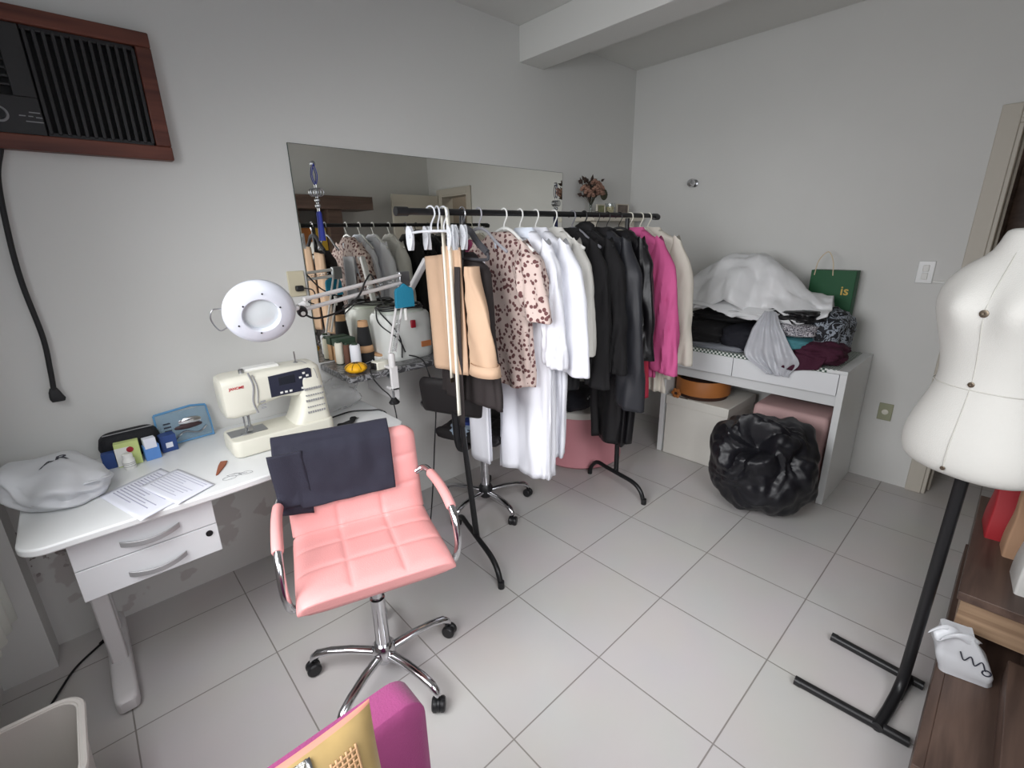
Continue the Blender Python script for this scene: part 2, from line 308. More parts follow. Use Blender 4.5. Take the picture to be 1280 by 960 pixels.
# door: frame, leaf swung into the passage beyond
d = bpy.data.objects.new('door_1', None); C.objects.link(d); struct(d, 'doorway with beige painted frame at the right edge')
for (a, b, c, e) in ((DY0, DY0+.065, 0, DZ+.065), (DY1-.065, DY1, 0, DZ+.065), (DY1, DY0, DZ, DZ+.065)):
    pass
mb = MB()
mb.box(XR-.012, XR+.152, DY0-.03, DY0-.0005, 0, DZ-.03).box(XR-.012, XR+.152, DY1+.0005, DY1+.03, 0, DZ-.03).box(XR-.012, XR+.152, DY1+.0005, DY0-.0005, DZ-.03, DZ-.0005)
mb.box(XR-.02, XR-.001, DY0-.012, DY0+.065, 0, DZ+.06).box(XR-.02, XR-.001, DY1-.065, DY1+.012, 0, DZ+.06).box(XR-.02, XR-.001, DY1+.0125, DY0-.0125, DZ-.012, DZ+.06)
mb.box(XR+.06, XR+.075, DY0-.045, DY0-.031, 0, DZ-.032)
mb.build('door_frame', M['jamb'], d, bevel=.004)
leaf = MB().box(XR-.66, XR-.03, DY1-.06, DY1-.025, .01, DZ-.01).build('door_leaf', M['door_m'], d, bevel=.003)
hb = MB(); hb.tube([(XR-.6, DY1-.02, 1.0), (XR-.6, DY1+.02, 1.0), (XR-.5, DY1+.02, 1.0)], .009); hb.build('door_handle', M['steel'], leaf)
# passage beyond the doorway
struct(MB().box(XR+.14, 5.2, DY1-.3, DY1-.2, 0, 2.4).box(5.1, 5.2, DY1-.3, DY0+.5, 0, 2.4).box(XR+.14, 5.2, DY0+.4, DY0+.5, 0, 2.4).box(XR+.14, 5.2, DY1-.3, DY0+.5, 2.4, 2.5).build('wall_passage', M['passage']))
pd = bpy.data.objects.new('door_2', None); C.objects.link(pd); struct(pd, 'brown inner door in the passage')
MB().box(4.5, 4.54, DY0-.56, DY0+.05, 0.01, 2.05).build('door_leaf', wood_dark, pd, bevel=.004)
MB().box(4.48, 4.5, DY0-.5, DY0-.04, .2, .95).box(4.48, 4.5, DY0-.5, DY0-.04, 1.1, 1.9).build('door_panel', wood_dark, pd, bevel=.008)

# wiring on the right wall
sw = thing('light_switch', 'white light switch plate on the wall beside the doorway', 'light switch', (XR, -1.99, 1.32))
MB().box(-.008, 0, -.038, .038, -.062, .062).build('switch_plate', M['switch'], sw, bevel=.004)
for z in (.022, -.022): MB().box(-.013, -.008, -.014, .014, z-.018, z+.018).build('rocker', M['white_pl'], sw, bevel=.003)
tag(MB().box(XR-.012, XR, -2.135, -2.03, 1.262, 1.275).build('cable_conduit', M['white_pl'], bevel=.003), 'thin white cable conduit running from the light switch to the door frame', 'conduit')
ot = thing('power_outlet', 'olive square outlet plate low on the wall right of the white vanity', 'power outlet', (XR, -1.955, .465))
MB().box(-.008, 0, -.036, .036, -.055, .055).build('outlet_plate', M['olive'], ot, bevel=.004)
MB().lathe([(.017, 0), (.017, .004), (.013, .006)], 20, (-.008, 0, 0), Matrix.Rotation(-PI/2, 3, 'Y')).build('socket', M['cream_pl'], ot)
kb = thing('wall_hook', 'round chrome knob fixed high on the wall near the room corner', 'wall hook', (XR, -.56, 1.912))
RY = Matrix.Rotation(-PI/2, 3, 'Y')
MB().lathe([(.026, 0), (.026, .008), (.012, .014), (.010, .04)], 24, (0, 0, 0), RY).build('base', M['steel'], kb)
MB().lathe([(.012, .035), (.026, .045), (.030, .06), (.024, .075), (.0, .08)], 24, (0, 0, 0), RY).build('knob', M['chrome'], kb)

# ------------------------------------------------------------------ air conditioner in its wooden frame
ac = thing('air_conditioner', 'charcoal window air conditioner set high in the wall in a red-brown wooden frame', 'air conditioner', (0, 0, 0))
AX0, AX1, AZ0, AZ1 = .10, .757, 1.868, 2.29
mb = MB(); w = .048
for b in ((AX0, AX1, AZ1-w, AZ1), (AX0, AX1, AZ0, AZ0+w), (AX1-w, AX1, AZ0+w, AZ1-w), (AX0, AX0+w, AZ0+w, AZ1-w)): mb.box(b[0], b[1], -.045, -.001, b[2], b[3])
mb.build('wooden_frame', wood_red, ac, bevel=.004)
MB().box(AX0+w, AX1-w, -.008, -.001, AZ0+w, AZ1-w).build('housing', M['ac_dark'], ac)
mb = MB(); gx0, gx1 = .418, .705
mb.box(gx0-.006, gx1, -.03, -.008, AZ1-w-.014, AZ1-w).box(gx0-.006, gx1, -.03, -.008, AZ0+w, AZ0+w+.014)
for i in range(13):
    x = gx0+.0235*i; mb.box(x-.0035, x+.0075, -.034, -.010, AZ0+w+.008, AZ1-w-.008, None)
mb.build('louver_grille', M['ac_pl'], ac, bevel=.002)
mb = MB().box(AX0+w, gx0-.008, -.032, -.008, AZ0+w, AZ0+w+.115).box(.352, gx0-.008, -.032, -.008, AZ0+w+.115, AZ1-w).box(AX0+w, .352, -.032, -.008, AZ1-w-.02, AZ1-w)
pn = mb.build('control_panel', M['ac_pl'], ac, bevel=.003)
RX = Matrix.Rotation(PI/2, 3, 'X')
MB().lathe([(.024, 0), (.024, .003), (.019, .003), (.019, .001)], 28, (.305, -.032, 1.972), RX).build('dial_ring', M['grey_mark'], pn)
MB().lathe([(.017, 0), (.016, .016), (.0, .016)], 24, (.305, -.032, 1.972), RX).build('dial', M['black_pl'], pn)
mb = MB()
for i in range(7): mb.box(.15, .352, -.024, -.012, 2.06+.024*i, 2.066+.024*i)
mb.build('intake_louver', M['ac_pl'], ac)
mb = MB()
for x0, x1, z in ((.378, .405, 1.985), (.352, .368, 1.973), (.374, .386, 1.973), (.392, .408, 1.971), (.365, .408, 1.957)): mb.box(x0, x1, -.0325, -.031, z-.0015, z+.0015)
mb.build('printed_marks', M['grey_mark'], pn)
# cord hanging to its plug
cd = thing('extension_lead', 'thick black power cord hanging down the wall with a black plug at its end', 'cord', (.225, -.02, 1.03))
P = catmull([(.06, -.004, .84), (.03, -.004, .74), (.012, -.004, .55), (.008, -.004, .40), (.016, -.004, .22), (.008, -.004, .1), (0, -.004, .02)], 8)
MB().tube(P, .0085).build('cable', M['cable'], cd)
MB().loft([[(x*sx+ox, y*sx*.7-.006, z) for x, y in rrect(-.02, .02, -.012, .012, .008)] for z, sx, ox in ((.03, .5, 0), (.015, .8, 0), (-.002, 1.0, .002), (-.012, 1.1, .004), (-.022, .9, .004))]).build('plug', M['cable'], cd)

# ------------------------------------------------------------------ mirror, shelf and what stands on it
MX0, MX1, MZ0, MZ1 = 1.205, 3.07, .962, 1.985
mr = thing('wall_mirror', 'large frameless mirror on the wall behind the clothes rack', 'mirror', (MX0, 0, MZ0))
MB().box(0, MX1-MX0, -.006, -.001, 0, MZ1-MZ0).build('glass_edge', mat('mirror_edge', (52, 62, 58), .3), mr)
MB().box(.002, MX1-MX0-.002, -.0075, -.006, .002, MZ1-MZ0-.002).build('mirror_glass', M['mirror'], mr)
sh = thing('marble_shelf', 'black and white marbled console shelf under the mirror', 'shelf', (MX0, 0, .925))
MB().slab(rrect(0, 1.7, -.37, -.001, .02), 0, .03).build('shelf_top', M['marble'], sh, bevel=.004)
for x in (.25, 1.4): MB().box(x, x+.03, -.3, -.001, -.16, 0).build('bracket', M['white_metal'], sh, bevel=.003)

def ornament(x, z, col, lab):
    t = thing('hanging_charm', lab, 'charm', (x, -.012, z))
    MB().lathe([(.012, 0), (.012, .006), (.006, .01), (0, .01)], 20, (0, .004, 0), RX).build('suction_hook', M['steel'], t)
    MB().tube(catmull([(0, -.006, 0), (-.012, -.004, -.05), (0, -.004, -.09), (.012, -.004, -.05), (0, -.006, 0)], 6), .002, 6).build('cord_loop', col, t)
    mb = MB()
    for k in range(3): mb.tube([(.018*math.cos(a)+.012*(k-1), -.006-.003*k, -.125+.018*math.sin(a)) for a in [2*PI*i/16 for i in range(17)]], .0025, 6)
    mb.build('ring_cluster', M['steel'], t)
    mb = MB(); mb.tube([(0, -.006, -.09), (0, -.006, -.21)], .0022, 6)
    for zz in (-.16, -.185): mb.ball((0, -.006, zz), (.009, .009, .011), 2)
    mb.build('bead_string', M['steel'], t)
    MB().lathe([(.005, -.21), (.009, -.222), (.008, -.24), (.013, -.345), (.0, -.345)], 18, (0, -.006, 0)).build('tassel', col, t)
ornament(1.307, 1.905, M['tassel'], 'blue tasselled key charm hanging at the upper left of the mirror')
ornament(3.00, 1.905, mat('dark_tassel', (30, 32, 70), .7), 'dark tasselled charm hanging at the right edge of the mirror')

ZS = .955
def spool(x, y, r, h, col, lab, core=True):
    t = thing('thread_spool', lab, 'thread spool', (x, y, ZS), 0, 'thread spools on the marbled shelf')
    MB().lathe([(r*.9, .004), (r, .012), (r*.97, h-.012), (r*.85, h-.004)], 24).build('thread', col, t)
    MB().lathe([(r*.95, 0), (r*.95, .004)], 24).build('spool_base', M['green_dk'], t); MB().lathe([(r*.55, h-.006), (r*.5, h+.004), (r*.3, h+.004)], 20).build('spool_core', M['green_dk'], t)
spool(1.285, -.085, .021, .115, M['cream_thr'], 'cream thread spool leftmost on the marbled shelf')
spool(1.300, -.14, .016, .11, M['brown_thr'], 'thin brown thread spool between the cream and white spools')
spool(1.322, -.19, .026, .115, M['white_thr'], 'white thread spool beside the black cone of thread')
cn = thing('thread_cone', 'tall black cone of thread with kraft paper tip and band', 'thread cone', (1.40, -.14, ZS))
MB().lathe([(.046, 0), (.047, .01), (.028, .185)], 32).build('thread', M['black_thr'], cn)
MB().lathe([(.0268, .184), (.024, .215), (.018, .215), (.018, .19)], 28).build('cone_tip', M['tan'], cn)
MB().lathe([(.0425, .055), (.0385, .09)], 32, cap=False).build('paper_band', M['tan'], cn, solid=.001)
gb = thing('card_box', 'dark green small carton behind the spools against the mirror', 'box', (1.33, -.05, ZS))
MB().box(-.05, .05, -.025, .03, 0, .105).build('body', M['tan'], gb, bevel=.002)
MB().box(-.052, .052, -.027, .032, .085, .125).build('lid', M['green_dk'], gb, bevel=.003)
pc = thing('pin_cushion', 'yellow segmented pumpkin pin cushion on the front corner of the shelf', 'pin cushion', (1.268, -.30, ZS))
def pump(p, q):
    a = math.atan2(q.y, q.x); k = 1-.07*(abs(math.cos(a*4))**6)*math.sqrt(max(0, 1-q.z*q.z)); return Vector((p.x*k, p.y*k, p.z*(1-.25*math.exp(-((q.x**2+q.y**2)/.06)))))
MB().ball((0, 0, .024), (.052, .052, .026), 4, fn=pump, flat=-.022).build('cushion', M['yellow'], pc)
mb = MB()
for k in range(4):
    a = PI*k/4
    mb.tube([(.0535*math.cos(a)*math.cos(b), .0535*math.sin(a)*math.cos(b), .024+.0262*math.sin(b)*.95) for b in [PI*i/14 for i in range(15)]], .0012, 5)
mb.build('cord', M['black_thr'], pc)
mb = MB(); mb.tube([(.04, -.02, .04), (.07, -.035, .052)], .0012, 5); mb.ball((.07, -.035, .052), (.004, .004, .004), 1); mb.build('pin', M['steel'], pc)
tr = thing('tray', 'white and tan wooden accessory tray on the shelf beside the black thread cone', 'tray', (1.50, -.16, ZS), .1)
MB().slab(rrect(-.075, .075, -.05, .05, .02), 0, .03).build('tray_base', M['white_pl'], tr, bevel=.004)
MB().slab(rrect(-.07, .07, -.045, .045, .02), .03, .042).build('wooden_top', M['tan'], tr, bevel=.003)
tag(MB().slab(rrect(-.035, .035, -.02, .02, .004), 0, .022).build('carton', M['white_pl'], bevel=.003), 'small white carton lying on the tan wooden tray', 'box').location = (1.49, -.15, ZS+.042)
ad = thing('plug_adapter', 'cream plug adapter with black front lying at the shelf edge by the lamp clamp', 'plug adapter', (1.372, -.325, ZS), .15)
MB().box(-.025, .045, -.025, .025, 0, .042).build('body', M['cream_pl'], ad, bevel=.004)
MB().box(-.034, -.0255, -.02, .02, .005, .037).build('plug_face', M['black_pl'], ad, bevel=.003)
tag(MB().tube(catmull([(1.335, -.325, .975), (1.31, -.36, .965), (1.31, -.385, .93), (1.34, -.39, .88), (1.39, -.40, .80), (1.395, -.42, .6), (1.39, -.43, .3), (1.40, -.42, .06), (1.47, -.33, .006), (1.6, -.25, .006)], 8), .003, 8).build('adapter_cable', M['cable']), 'thin black cable falling from the shelf adapter to the floor', 'cable')
tag(MB().tube(catmull([(1.565, -.24, .98), (1.60, -.33, .97), (1.6, -.39, .93), (1.62, -.42, .75), (1.58, -.44, .5), (1.54, -.45, .25), (1.52, -.42, .03), (1.56, -.3, .006)], 8), .0035, 8).build('appliance_cable', M['cable']), 'black cable drooping from the grey machine in front of the bare wall', 'cable')
# pale grey domestic machine with cable coil and lever
ap = thing('steam_station', 'pale grey rounded machine with coiled black cable on top standing before the mirror', 'sewing appliance', (1.605, -.17, ZS))
body = []
for z, k in ((0, .93), (.01, .98), (.03, 1), (.18, .98), (.225, .95), (.24, .88)):
    body.append([(x*k, y*k, z) for x, y in rrect(-.15, .15, -.10, .125, .07, 8)])
MB().loft(body).build('body', M['grey_app'], ap, ang=50)
MB().loft([[(x*k, y*k+.01, z) for x, y in rrect(-.12, .12, -.085, .1, .06, 8)] for z, k in ((.236, 1), (.25, .98), (.256, .9))]).build('top_plate', M['green_pale'], ap, ang=50)
MB().box(.05, .11, -.104, -.098, .055, .085).build('label_plate', M['orange_lbl'], ap, bevel=.001)
MB().box(-.005, .02, -.112, -.098, .165, .205).build('red_switch', M['red'], ap, bevel=.003)
mb = MB()
for k in range(3):
    mb.tube([(.13*math.cos(a)*(1-.05*k), .095*math.sin(a)*(1-.05*k)+.01, .262+.006*k+.004*math.sin(3*a+k)) for a in [2*PI*i/40 for i in range(41)]], .0035, 8)
mb.tube(catmull([(-.13, 0, .265), (-.14, -.07, .24), (-.10, -.11, .17), (-.07, -.105, .10), (-.075, -.108, .02)], 8), .0035, 8)
mb.tube(catmull([(-.12, .04, .265), (-.15, -.04, .20), (-.09, -.113, .12), (-.06, -.12, .05)], 8), .0035, 8)
mb.build('cable_coil', M['cable'], ap)
lv = Matrix.Translation((.01, .02, .25)) @ Matrix.Rotation(math.radians(12), 4, 'Y') @ Matrix.Rotation(math.radians(38), 4, 'X')
MB().box(-.016, .016, -.012, .012, 0, .335, lv).build('lever_arm', M['white_metal'], ap, bevel=.006)

# magnifier lamp clamped on the shelf edge
lp = thing('magnifier_lamp', 'white articulated magnifier lamp clamped to the marbled shelf, its round head over the sewing machine', 'lamp', (1.41, -.385, .93))
O = Vector((1.41, -.385, .93))
def L(p): return Vector(p)-O
mb = MB().box(-.02, .02, -.01, .05, .031, .045).box(-.02, .02, -.022, -.006, -.075, .045)
mb.box(-.02, .02, -.022, .04, -.075, -.06); mb.build('clamp', M['white_metal'], lp, bevel=.004)
mb = MB().tube([(0, .01, -.13), (0, .01, -.01)], .006); mb.lathe([(.0, 0), (.022, .0), (.024, .006), (.012, .012), (.0, .012)], 24, (0, .01, -.012)); mb.build('clamp_screw', M['steel'], lp)
MB().lathe([(0, 0), (.024, 0), (.027, .006), (.02, .016), (.01, .03), (0, .03)], 24, (0, .01, -.15)).build('screw_knob', M['black_pl'], lp)
MB().lathe([(.016, .04), (.017, .1), (.012, .11)], 20, (0, -.005, 0)).build('swivel_post', M['white_metal'], lp)
E0 = L((1.42, -.385, 1.04)); E1 = L((1.515, -.385, 1.385)); J = L((.985, -.565, 1.335))
mb = MB()
for dx in (-.016, .016): mb.tube([E0+Vector((dx, 0, 0)), E1+Vector((dx, 0, 0))], .006, 8)
mb.build('lower_arm', M['white_metal'], lp)
mb = MB()
for dx in (-.006, .007):
    pts = [E0.lerp(E1, t)+Vector((dx, -.012, 0)) for t in (.02, .45)]
    n = 90; dirv = (pts[1]-pts[0]); hel = []
    for i in range(n+1):
        a = 2*PI*i/5; hel.append(pts[0]+dirv*(i/n)+Vector((.0045*math.cos(a), .0045*math.sin(a), 0)))
    mb.tube(hel, .0012, 5)
mb.build('spring', M['steel'], lp)
mb = MB()
dU = Vector((0, 0, 1))
for dz in (-.02, .016): mb.tube([E1+dU*dz, J+dU*dz], .0085, 8)
mb.build('upper_arm', M['white_metal'], lp)
mb = MB()
a = E1.lerp(J, .08)+dU*-.004; b = E1.lerp(J, .5)+dU*-.004; n = 110
mb.tube([a+(b-a)*(i/n)+Vector((0, .0045*math.cos(2*PI*i/5), .0045*math.sin(2*PI*i/5))) for i in range(n+1)], .0012, 5)
mb.build('spring', M['steel'], lp)
MB().box(-.028, .028, -.014, .014, -.04, .03, Matrix.Translation(E1)).build('elbow_bracket', M['steel'], lp, bevel=.005)
# the head: a ring facing the viewer
H = L((.790, -.715, 1.335)); camp = Vector((0.35328, -2.39695, 1.55652))
nrm = ((camp-(H+O)).normalized()+Vector((.12, .10, -.42))).normalized()
ax = nrm.cross(Vector((0, 0, 1))).normalized(); ay = ax.cross(nrm)
ax = -ax; HM = Matrix(((ax.x, ay.x, nrm.x), (ax.y, ay.y, nrm.y), (ax.z, ay.z, nrm.z)))
if HM.determinant() < 0: HM = Matrix(((-ax.x, ay.x, nrm.x), (-ax.y, ay.y, nrm.y), (-ax.z, ay.z, nrm.z)))
MB().lathe([(.052, .0), (.055, .012), (.058, .014), (.085, .011), (.103, 0), (.109, -.014), (.107, -.03), (.095, -.042), (.06, -.046), (.052, -.03), (.052, .0)], 64, H, HM, cap=False).build('lamp_head', M['lamp_w'], lp)
MB().lathe([(0, .004), (.03, .003), (.052, -.002), (.052, -.02), (0, -.02)], 48, H, HM).build('magnifying_lens', M['lens'], lp)
mb = MB()
for k in range(6):
    a_ = 2*PI*k/6+.4; q = Vector((.075*math.cos(a_), .075*math.sin(a_), .0128)) if k % 2 else Vector((.062*math.cos(a_), .062*math.sin(a_), .0145))
    mb.lathe([(.0028, -.001), (.0028, .001), (0, .0015)], 10, H+HM @ q, HM)
mb.build('screw', M['black_pl'], lp)
hp = [H+HM @ Vector(p) for p in catmull([(-.105, .02, -.02), (-.132, .022, -.012), (-.14, -.01, -.01), (-.122, -.05, -.012), (-.098, -.046, -.02)], 6)]
MB().tube(hp, .0022, 8).build('wire_handle', M['steel'], lp)
yk = H+HM @ Vector((.112, .0, -.02))
mb = MB().tube([H+HM @ Vector((.1, 0, -.02)), yk, J+Vector((-.03, 0, -.01)), J], [.008, .009, .012, .012], 10); mb.build('neck', M['white_metal'], lp)
MB().lathe([(.017, -.014), (.019, 0), (.017, .014), (.008, .016), (.0, .016)], 24, J+Vector((-.022, -.012, -.016))+nrm*.022, HM).build('tilt_knob', M['black_pl'], lp)
MB().lathe([(.008, .017), (.008, .019), (0, .02)], 20, J+Vector((-.022, -.012, -.016))+nrm*.022, HM).build('knob_cap', M['white_pl'], lp)
MB().tube(catmull([L((.95, -.585, 1.32)), L((1.02, -.56, 1.275)), L((1.15, -.52, 1.29)), L((1.23, -.50, 1.335)), L((1.28, -.48, 1.395)), L((1.33, -.44, 1.41)), L((1.40, -.36, 1.30)), L((1.47, -.25, 1.25))], 8), .004, 8).build('lamp_cable', M['cable'], lp)
tb = thing('needle_pad', 'teal felt pad hung over the elbow of the white magnifier lamp', 'pin cushion', (1.497, -.41, 1.305))
MB().slab([(-.05, -.055), (.05, -.055), (.048, .02), (.042, .035), (.022, .042), (0, .058), (-.022, .042), (-.042, .035), (-.048, .02)], -.009, .009, Matrix.Rotation(PI/2, 4, 'X')).build('felt_pad', M['teal'], tb, bevel=.004)
MB().lathe([(.0, -.115), (.008, -.115), (.008, -.06), (0, -.06)], 14, (.0, 0, 0)).build('white_bobbin', M['white_pl'], tb)

# outlet beside the mirror
o2 = thing('power_outlet', 'beige outlet plate with a black plug between lamp head and mirror edge', 'power outlet', (1.155, 0, 1.365))
MB().box(-.04, .04, -.008, 0, -.06, .06).build('outlet_plate', M['plate'], o2, bevel=.004)
MB().box(-.014, .022, -.035, -.008, -.035, -.008).build('plug', M['black_pl'], o2, bevel=.006)
MB().tube(catmull([(.02, -.03, -.02), (.05, -.06, -.03), (.06, -.05, -.06), (.03, -.04, -.085), (.055, -.04, -.10)], 7), .003, 8).build('cord', M['cable'], o2)

# corner shelf with vase, frames, candle (right of the mirror)
cs = thing('wall_shelf', 'small cream wall shelf right of the mirror in the room corner', 'shelf', (3.52, 0, 1.66))
MB().box(-.3, .34, -.18, -.001, 0, .03).build('board', M['door_m'], cs, bevel=.003)
for x in (-.22, .26): MB().box(x, x+.02, -.14, -.001, -.09, 0).build('bracket', M['door_m'], cs, bevel=.002)
vs = thing('flower_vase', 'slim glass vase with dried pink flowers on the corner wall shelf', 'vase', (3.28, -.10, 1.69))
MB().lathe([(.018, 0), (.02, .01), (.013, .05), (.011, .11), (.014, .125), (.0125, .125), (.0095, .11), (.0115, .05), (.0, .012)], 20, cap=False).build('glass_vase', M['glass'], vs)
rnd = random.Random(7)
mb = MB(); heads = [(-.105, -.02, .19), (-.085, -.04, .17), (.0, -.03, .235), (.055, -.02, .225), (.045, -.05, .20), (-.06, .0, .2), (.03, -.055, .165), (-.03, -.06, .185), (.08, -.03, .17), (.01, -.05, .20), (-.05, -.04, .15)]
for h in heads: mb.tube([(0, 0, .06), (h[0]*.4, h[1]*.4, .13), h], .0015, 5)
mb.build('stem', M['leaf_d'], vs)
for h in heads:
    def fl_(p, q): return p*(1+.25*nz(q.x*3+h[0]*40, q.y*3, q.z*3))
    mb = MB()
    for r_, k in ((.032, 8), (.02, 6)):
        for i in range(k):
            a = 2*PI*i/k; mb.ball((h[0]+r_*.6*math.cos(a), h[1]+r_*.5*math.sin(a), h[2]+.01*math.sin(a*2)), (r_*.5, r_*.5, r_*.4), 1)
    mb.build('flower', M['flower_p'], vs)
mb = MB()
for i in range(64):
    a = rnd.uniform(0, 2*PI); l = rnd.uniform(.03, .13); up = rnd.uniform(.03, .15)
    c = Vector((math.cos(a)*l*.75, math.sin(a)*l*.35, .1+up)); dirv = Vector((math.cos(a)*.5, math.sin(a)*.4, rnd.uniform(-.1, 1))).normalized(); s_ = dirv.cross(Vector((.2, 1, .1))).normalized()
    ln, wd = rnd.uniform(.03, .055), rnd.uniform(.008, .016)
    nn = s_.cross(dirv)*.002
    pts = [c, c+dirv*ln*.4+s_*wd, c+dirv*ln, c+dirv*ln*.4-s_*wd]
    mb.loft([[p-nn for p in pts], [p+nn for p in pts]])
    mb.tube([(0, 0, .08), c], .001, 4)
mb.build('dried_leaves', M['leaf_b'], vs)
mb = MB()
for (c, r_) in (((.115, -.03, .155), .045), ((-.02, -.02, .17), .035)):
    mb.ball(c, (r_, .008, r_*.9), 2)
mb.build('broad_leaf', M['leaf_d'], vs)
def pframe(x, wd, h, lab, pm):
    t = thing('photo_frame', lab, 'photo frame', (x, -.10, 1.69))
    mb = MB(); b_ = .008
    for q in ((-wd/2, wd/2, h-b_, h), (-wd/2, wd/2, 0, b_), (-wd/2, -wd/2+b_, b_, h-b_), (wd/2-b_, wd/2, b_, h-b_)): mb.box(q[0], q[1], -.008, .008, q[2], q[3])
    mb.build('frame', M['door_m'], t, bevel=.002); MB().box(-wd/2+b_, wd/2-b_, -.002, .006, b_, h-b_).build('picture', pm, t)
    MB().box(-.015, .015, .008, .05, 0, .006).build('stand', M['door_m'], t)
pframe(3.40, .1, .09, 'small cream photo frame just right of the dried flower vase', M['olive_ph'])
pframe(3.68, .16, .10, 'wide photo frame with a brown picture at the right end of the corner shelf', M['photo'])
cj = thing('candle_jar', 'ivory candle in a glass jar between the two small photo frames', 'candle', (3.515, -.10, 1.69))
MB().lathe([(.035, 0), (.037, .004), (.037, .10), (.034, .10), (.034, .01), (0, .01)], 28, cap=False).build('jar', M['glass'], cj)
MB().lathe([(.033, .012), (.033, .075), (0, .075)], 24).build('wax', M['candle'], cj)

# ------------------------------------------------------------------ sewing desk
ZD = .745
dk = thing('sewing_desk', 'long white sewing desk with rounded corners along the left wall', 'desk', (.075, 0, 0))
out = []
for cx, cy, r, a0 in ((.07, -.585, .07, 180), (1.225, -.51, .06, 270)):
    for k in range(9):
        t = math.radians(a0+90*k/8); out.append((cx+r*math.cos(t), cy+r*math.sin(t)))
out = out[:9]+[(.5, -.655), (.72, -.645), (.95, -.6)]+out[9:]+[(1.285, -.003), (0, -.003)]
MB().slab(out, ZD-.026, ZD).build('desk_top', M['white_lam'], dk, bevel=.006, seg=3)
dw = MB().box(.10, .475, -.58, -.12, .492, .719).build('drawer_cabinet', M['white_lam'], dk, bevel=.002)
for i, (z0, z1) in enumerate(((.606, .716), (.494, .603))):
    fr = MB().box(.097, .478, -.60, -.582, z0, z1).build('drawer', M['white_edge'], dk, bevel=.002)
    zc = (z0+z1)/2
    R = []
    for k in range(17):
        u = k/16; x = .215+.16*u; yy = -.603-.028*math.sin(PI*u)**.8; zz = zc-.012-.006*math.sin(PI*u)
        R.append([(x, yy-.004, zz-.009), (x, yy+.002, zz-.009), (x, yy+.002, zz+.009), (x, yy-.004, zz+.009)])
    MB().loft(R).build('handle', M['handle'], fr, bevel=.0015)
    if i == 1: MB().lathe([(.0, 0), (.011, 0), (.011, .003), (.006, .004), (.0, .002)], 24, (.45, -.60, z1-.028), RX).build('keyhole', M['black_pl'], fr)
for x in (.085, 1.17):
    mb = MB()
    mb.box(x, x+.05, -.36, -.30, .055, ZD-.026).box(x+.005, x+.045, -.16, -.11, .055, ZD-.026)
    mb.build('leg', M['white_metal'], dk, bevel=.006)
    R = []
    for y_, k in ((-.575, .6), (-.565, .9), (-.54, 1), (-.1, 1), (-.04, .95), (-.03, .8)):
        R.append([(x+.025+px*k*.034/.034, y_, .031+pz*k) for px, pz in rrect(-.034, .034, -.031, .031, .014)])
    MB().loft(R).build('foot', M['white_metal'], dk)

# sewing machine ------------------------------------------------
smc = thing('sewing_machine', 'cream computerised sewing machine on the desk under the magnifier lamp', 'sewing machine', (.88, -.34, ZD), 0); smc.scale = (1.02, 1, 1.07)
R = []
for z, k in ((.002, .97), (.012, 1.0), (.055, 1.0), (.066, .985)):
    R.append([(x*k, y*k, z) for x, y in rrect(-.195, .20, -.095, .09, .03, 5)])
MB().loft(R).build('base', M['cream_pl'], smc, bevel=.004)
R = []     # pillar
for z, x0, x1, y0, y1 in ((.066, .045, .195, -.085, .085), (.10, .065, .192, -.082, .085), (.16, .085, .188, -.08, .082), (.24, .075, .183, -.076, .08), (.285, .055, .178, -.07, .075), (.298, .065, .165, -.055, .06)):
    R.append([(x, y, z) for x, y in rrect(x0, x1, y0, y1, .03, 5)])
MB().loft(R).build('pillar', M['cream_pl'], smc)
R = []     # arm and head along x
for x, z0, z1, y0, y1 in ((-.193, .175, .285, -.055, .05), (-.188, .152, .295, -.068, .062), (-.165, .146, .30, -.075, .07), (-.09, .148, .302, -.075, .07), (-.075, .175, .303, -.074, .07), (.02, .19, .303, -.072, .07), (.07, .18, .302, -.072, .07), (.15, .18, .298, -.068, .07)):
    R.append([(x, y, z) for y, z in rrect(y0, y1, z0, z1, .025, 5)])
MB().loft(R).build('arm', M['cream_pl'], smc)
R = []
for x, dz in ((-.1, 0), (-.095, .004), (.03, .006), (.035, 0)): R.append([(x, y, z+dz) for y, z in ((-.02, .296), (.03, .296), (.03, .308), (-.02, .308))])
MB().loft(R).build('carry_handle', M['white_pl'], smc, bevel=.003)
MB().box(-.185, -.05, -.03, .05, .0655, .068).build('needle_plate', M['steel'], smc, bevel=.001)
mb = MB().tube([(-.128, -.02, .07), (-.128, -.02, .155)], .003, 8).tube([(-.11, -.015, .09), (-.11, -.015, .155)], .005, 8); mb.box(-.145, -.108, -.035, -.008, .0685, .0715).box(-.122, -.102, -.024, -.006, .075, .094); mb.build('presser_foot', M['steel'], smc, bevel=.001)
MB().slab([(-.028, .2), (.128, .2), (.138, .21), (.138, .282), (.128, .288), (-.028, .282)], 0, .0035, Matrix.Translation((0, -.0715, 0)) @ Matrix.Rotation(PI/2, 4, 'X')).build('control_panel', M['panel'], smc, bevel=.001)
MB().box(.008, .07, -.0765, -.0745, .24, .272).build('display', M['screen'], smc, bevel=.001)
for i, (x, z) in enumerate(((.012, .211), (.03, .211), (.048, .211), (.095, .212), (.092, .255), (.108, .246), (.120, .258), (.107, .270))):
    MB().box(x-.0055, x+.0055, -.0768, -.0745, z-.004, z+.004).build('button', M['white_pl'], smc, bevel=.0012)
mb = MB()
for r_ in range(5):
    z = .20-.024*r_
    for i in range(8):
        x = .098+.0095*i+.002*(r_ % 2); mb.box(x, x+.0055, -.0855, -.0772-.0012*(r_), z, z+.004 if r_ % 2 else z+.008)
mb.build('stitch_chart', M['grey_mark'], smc)
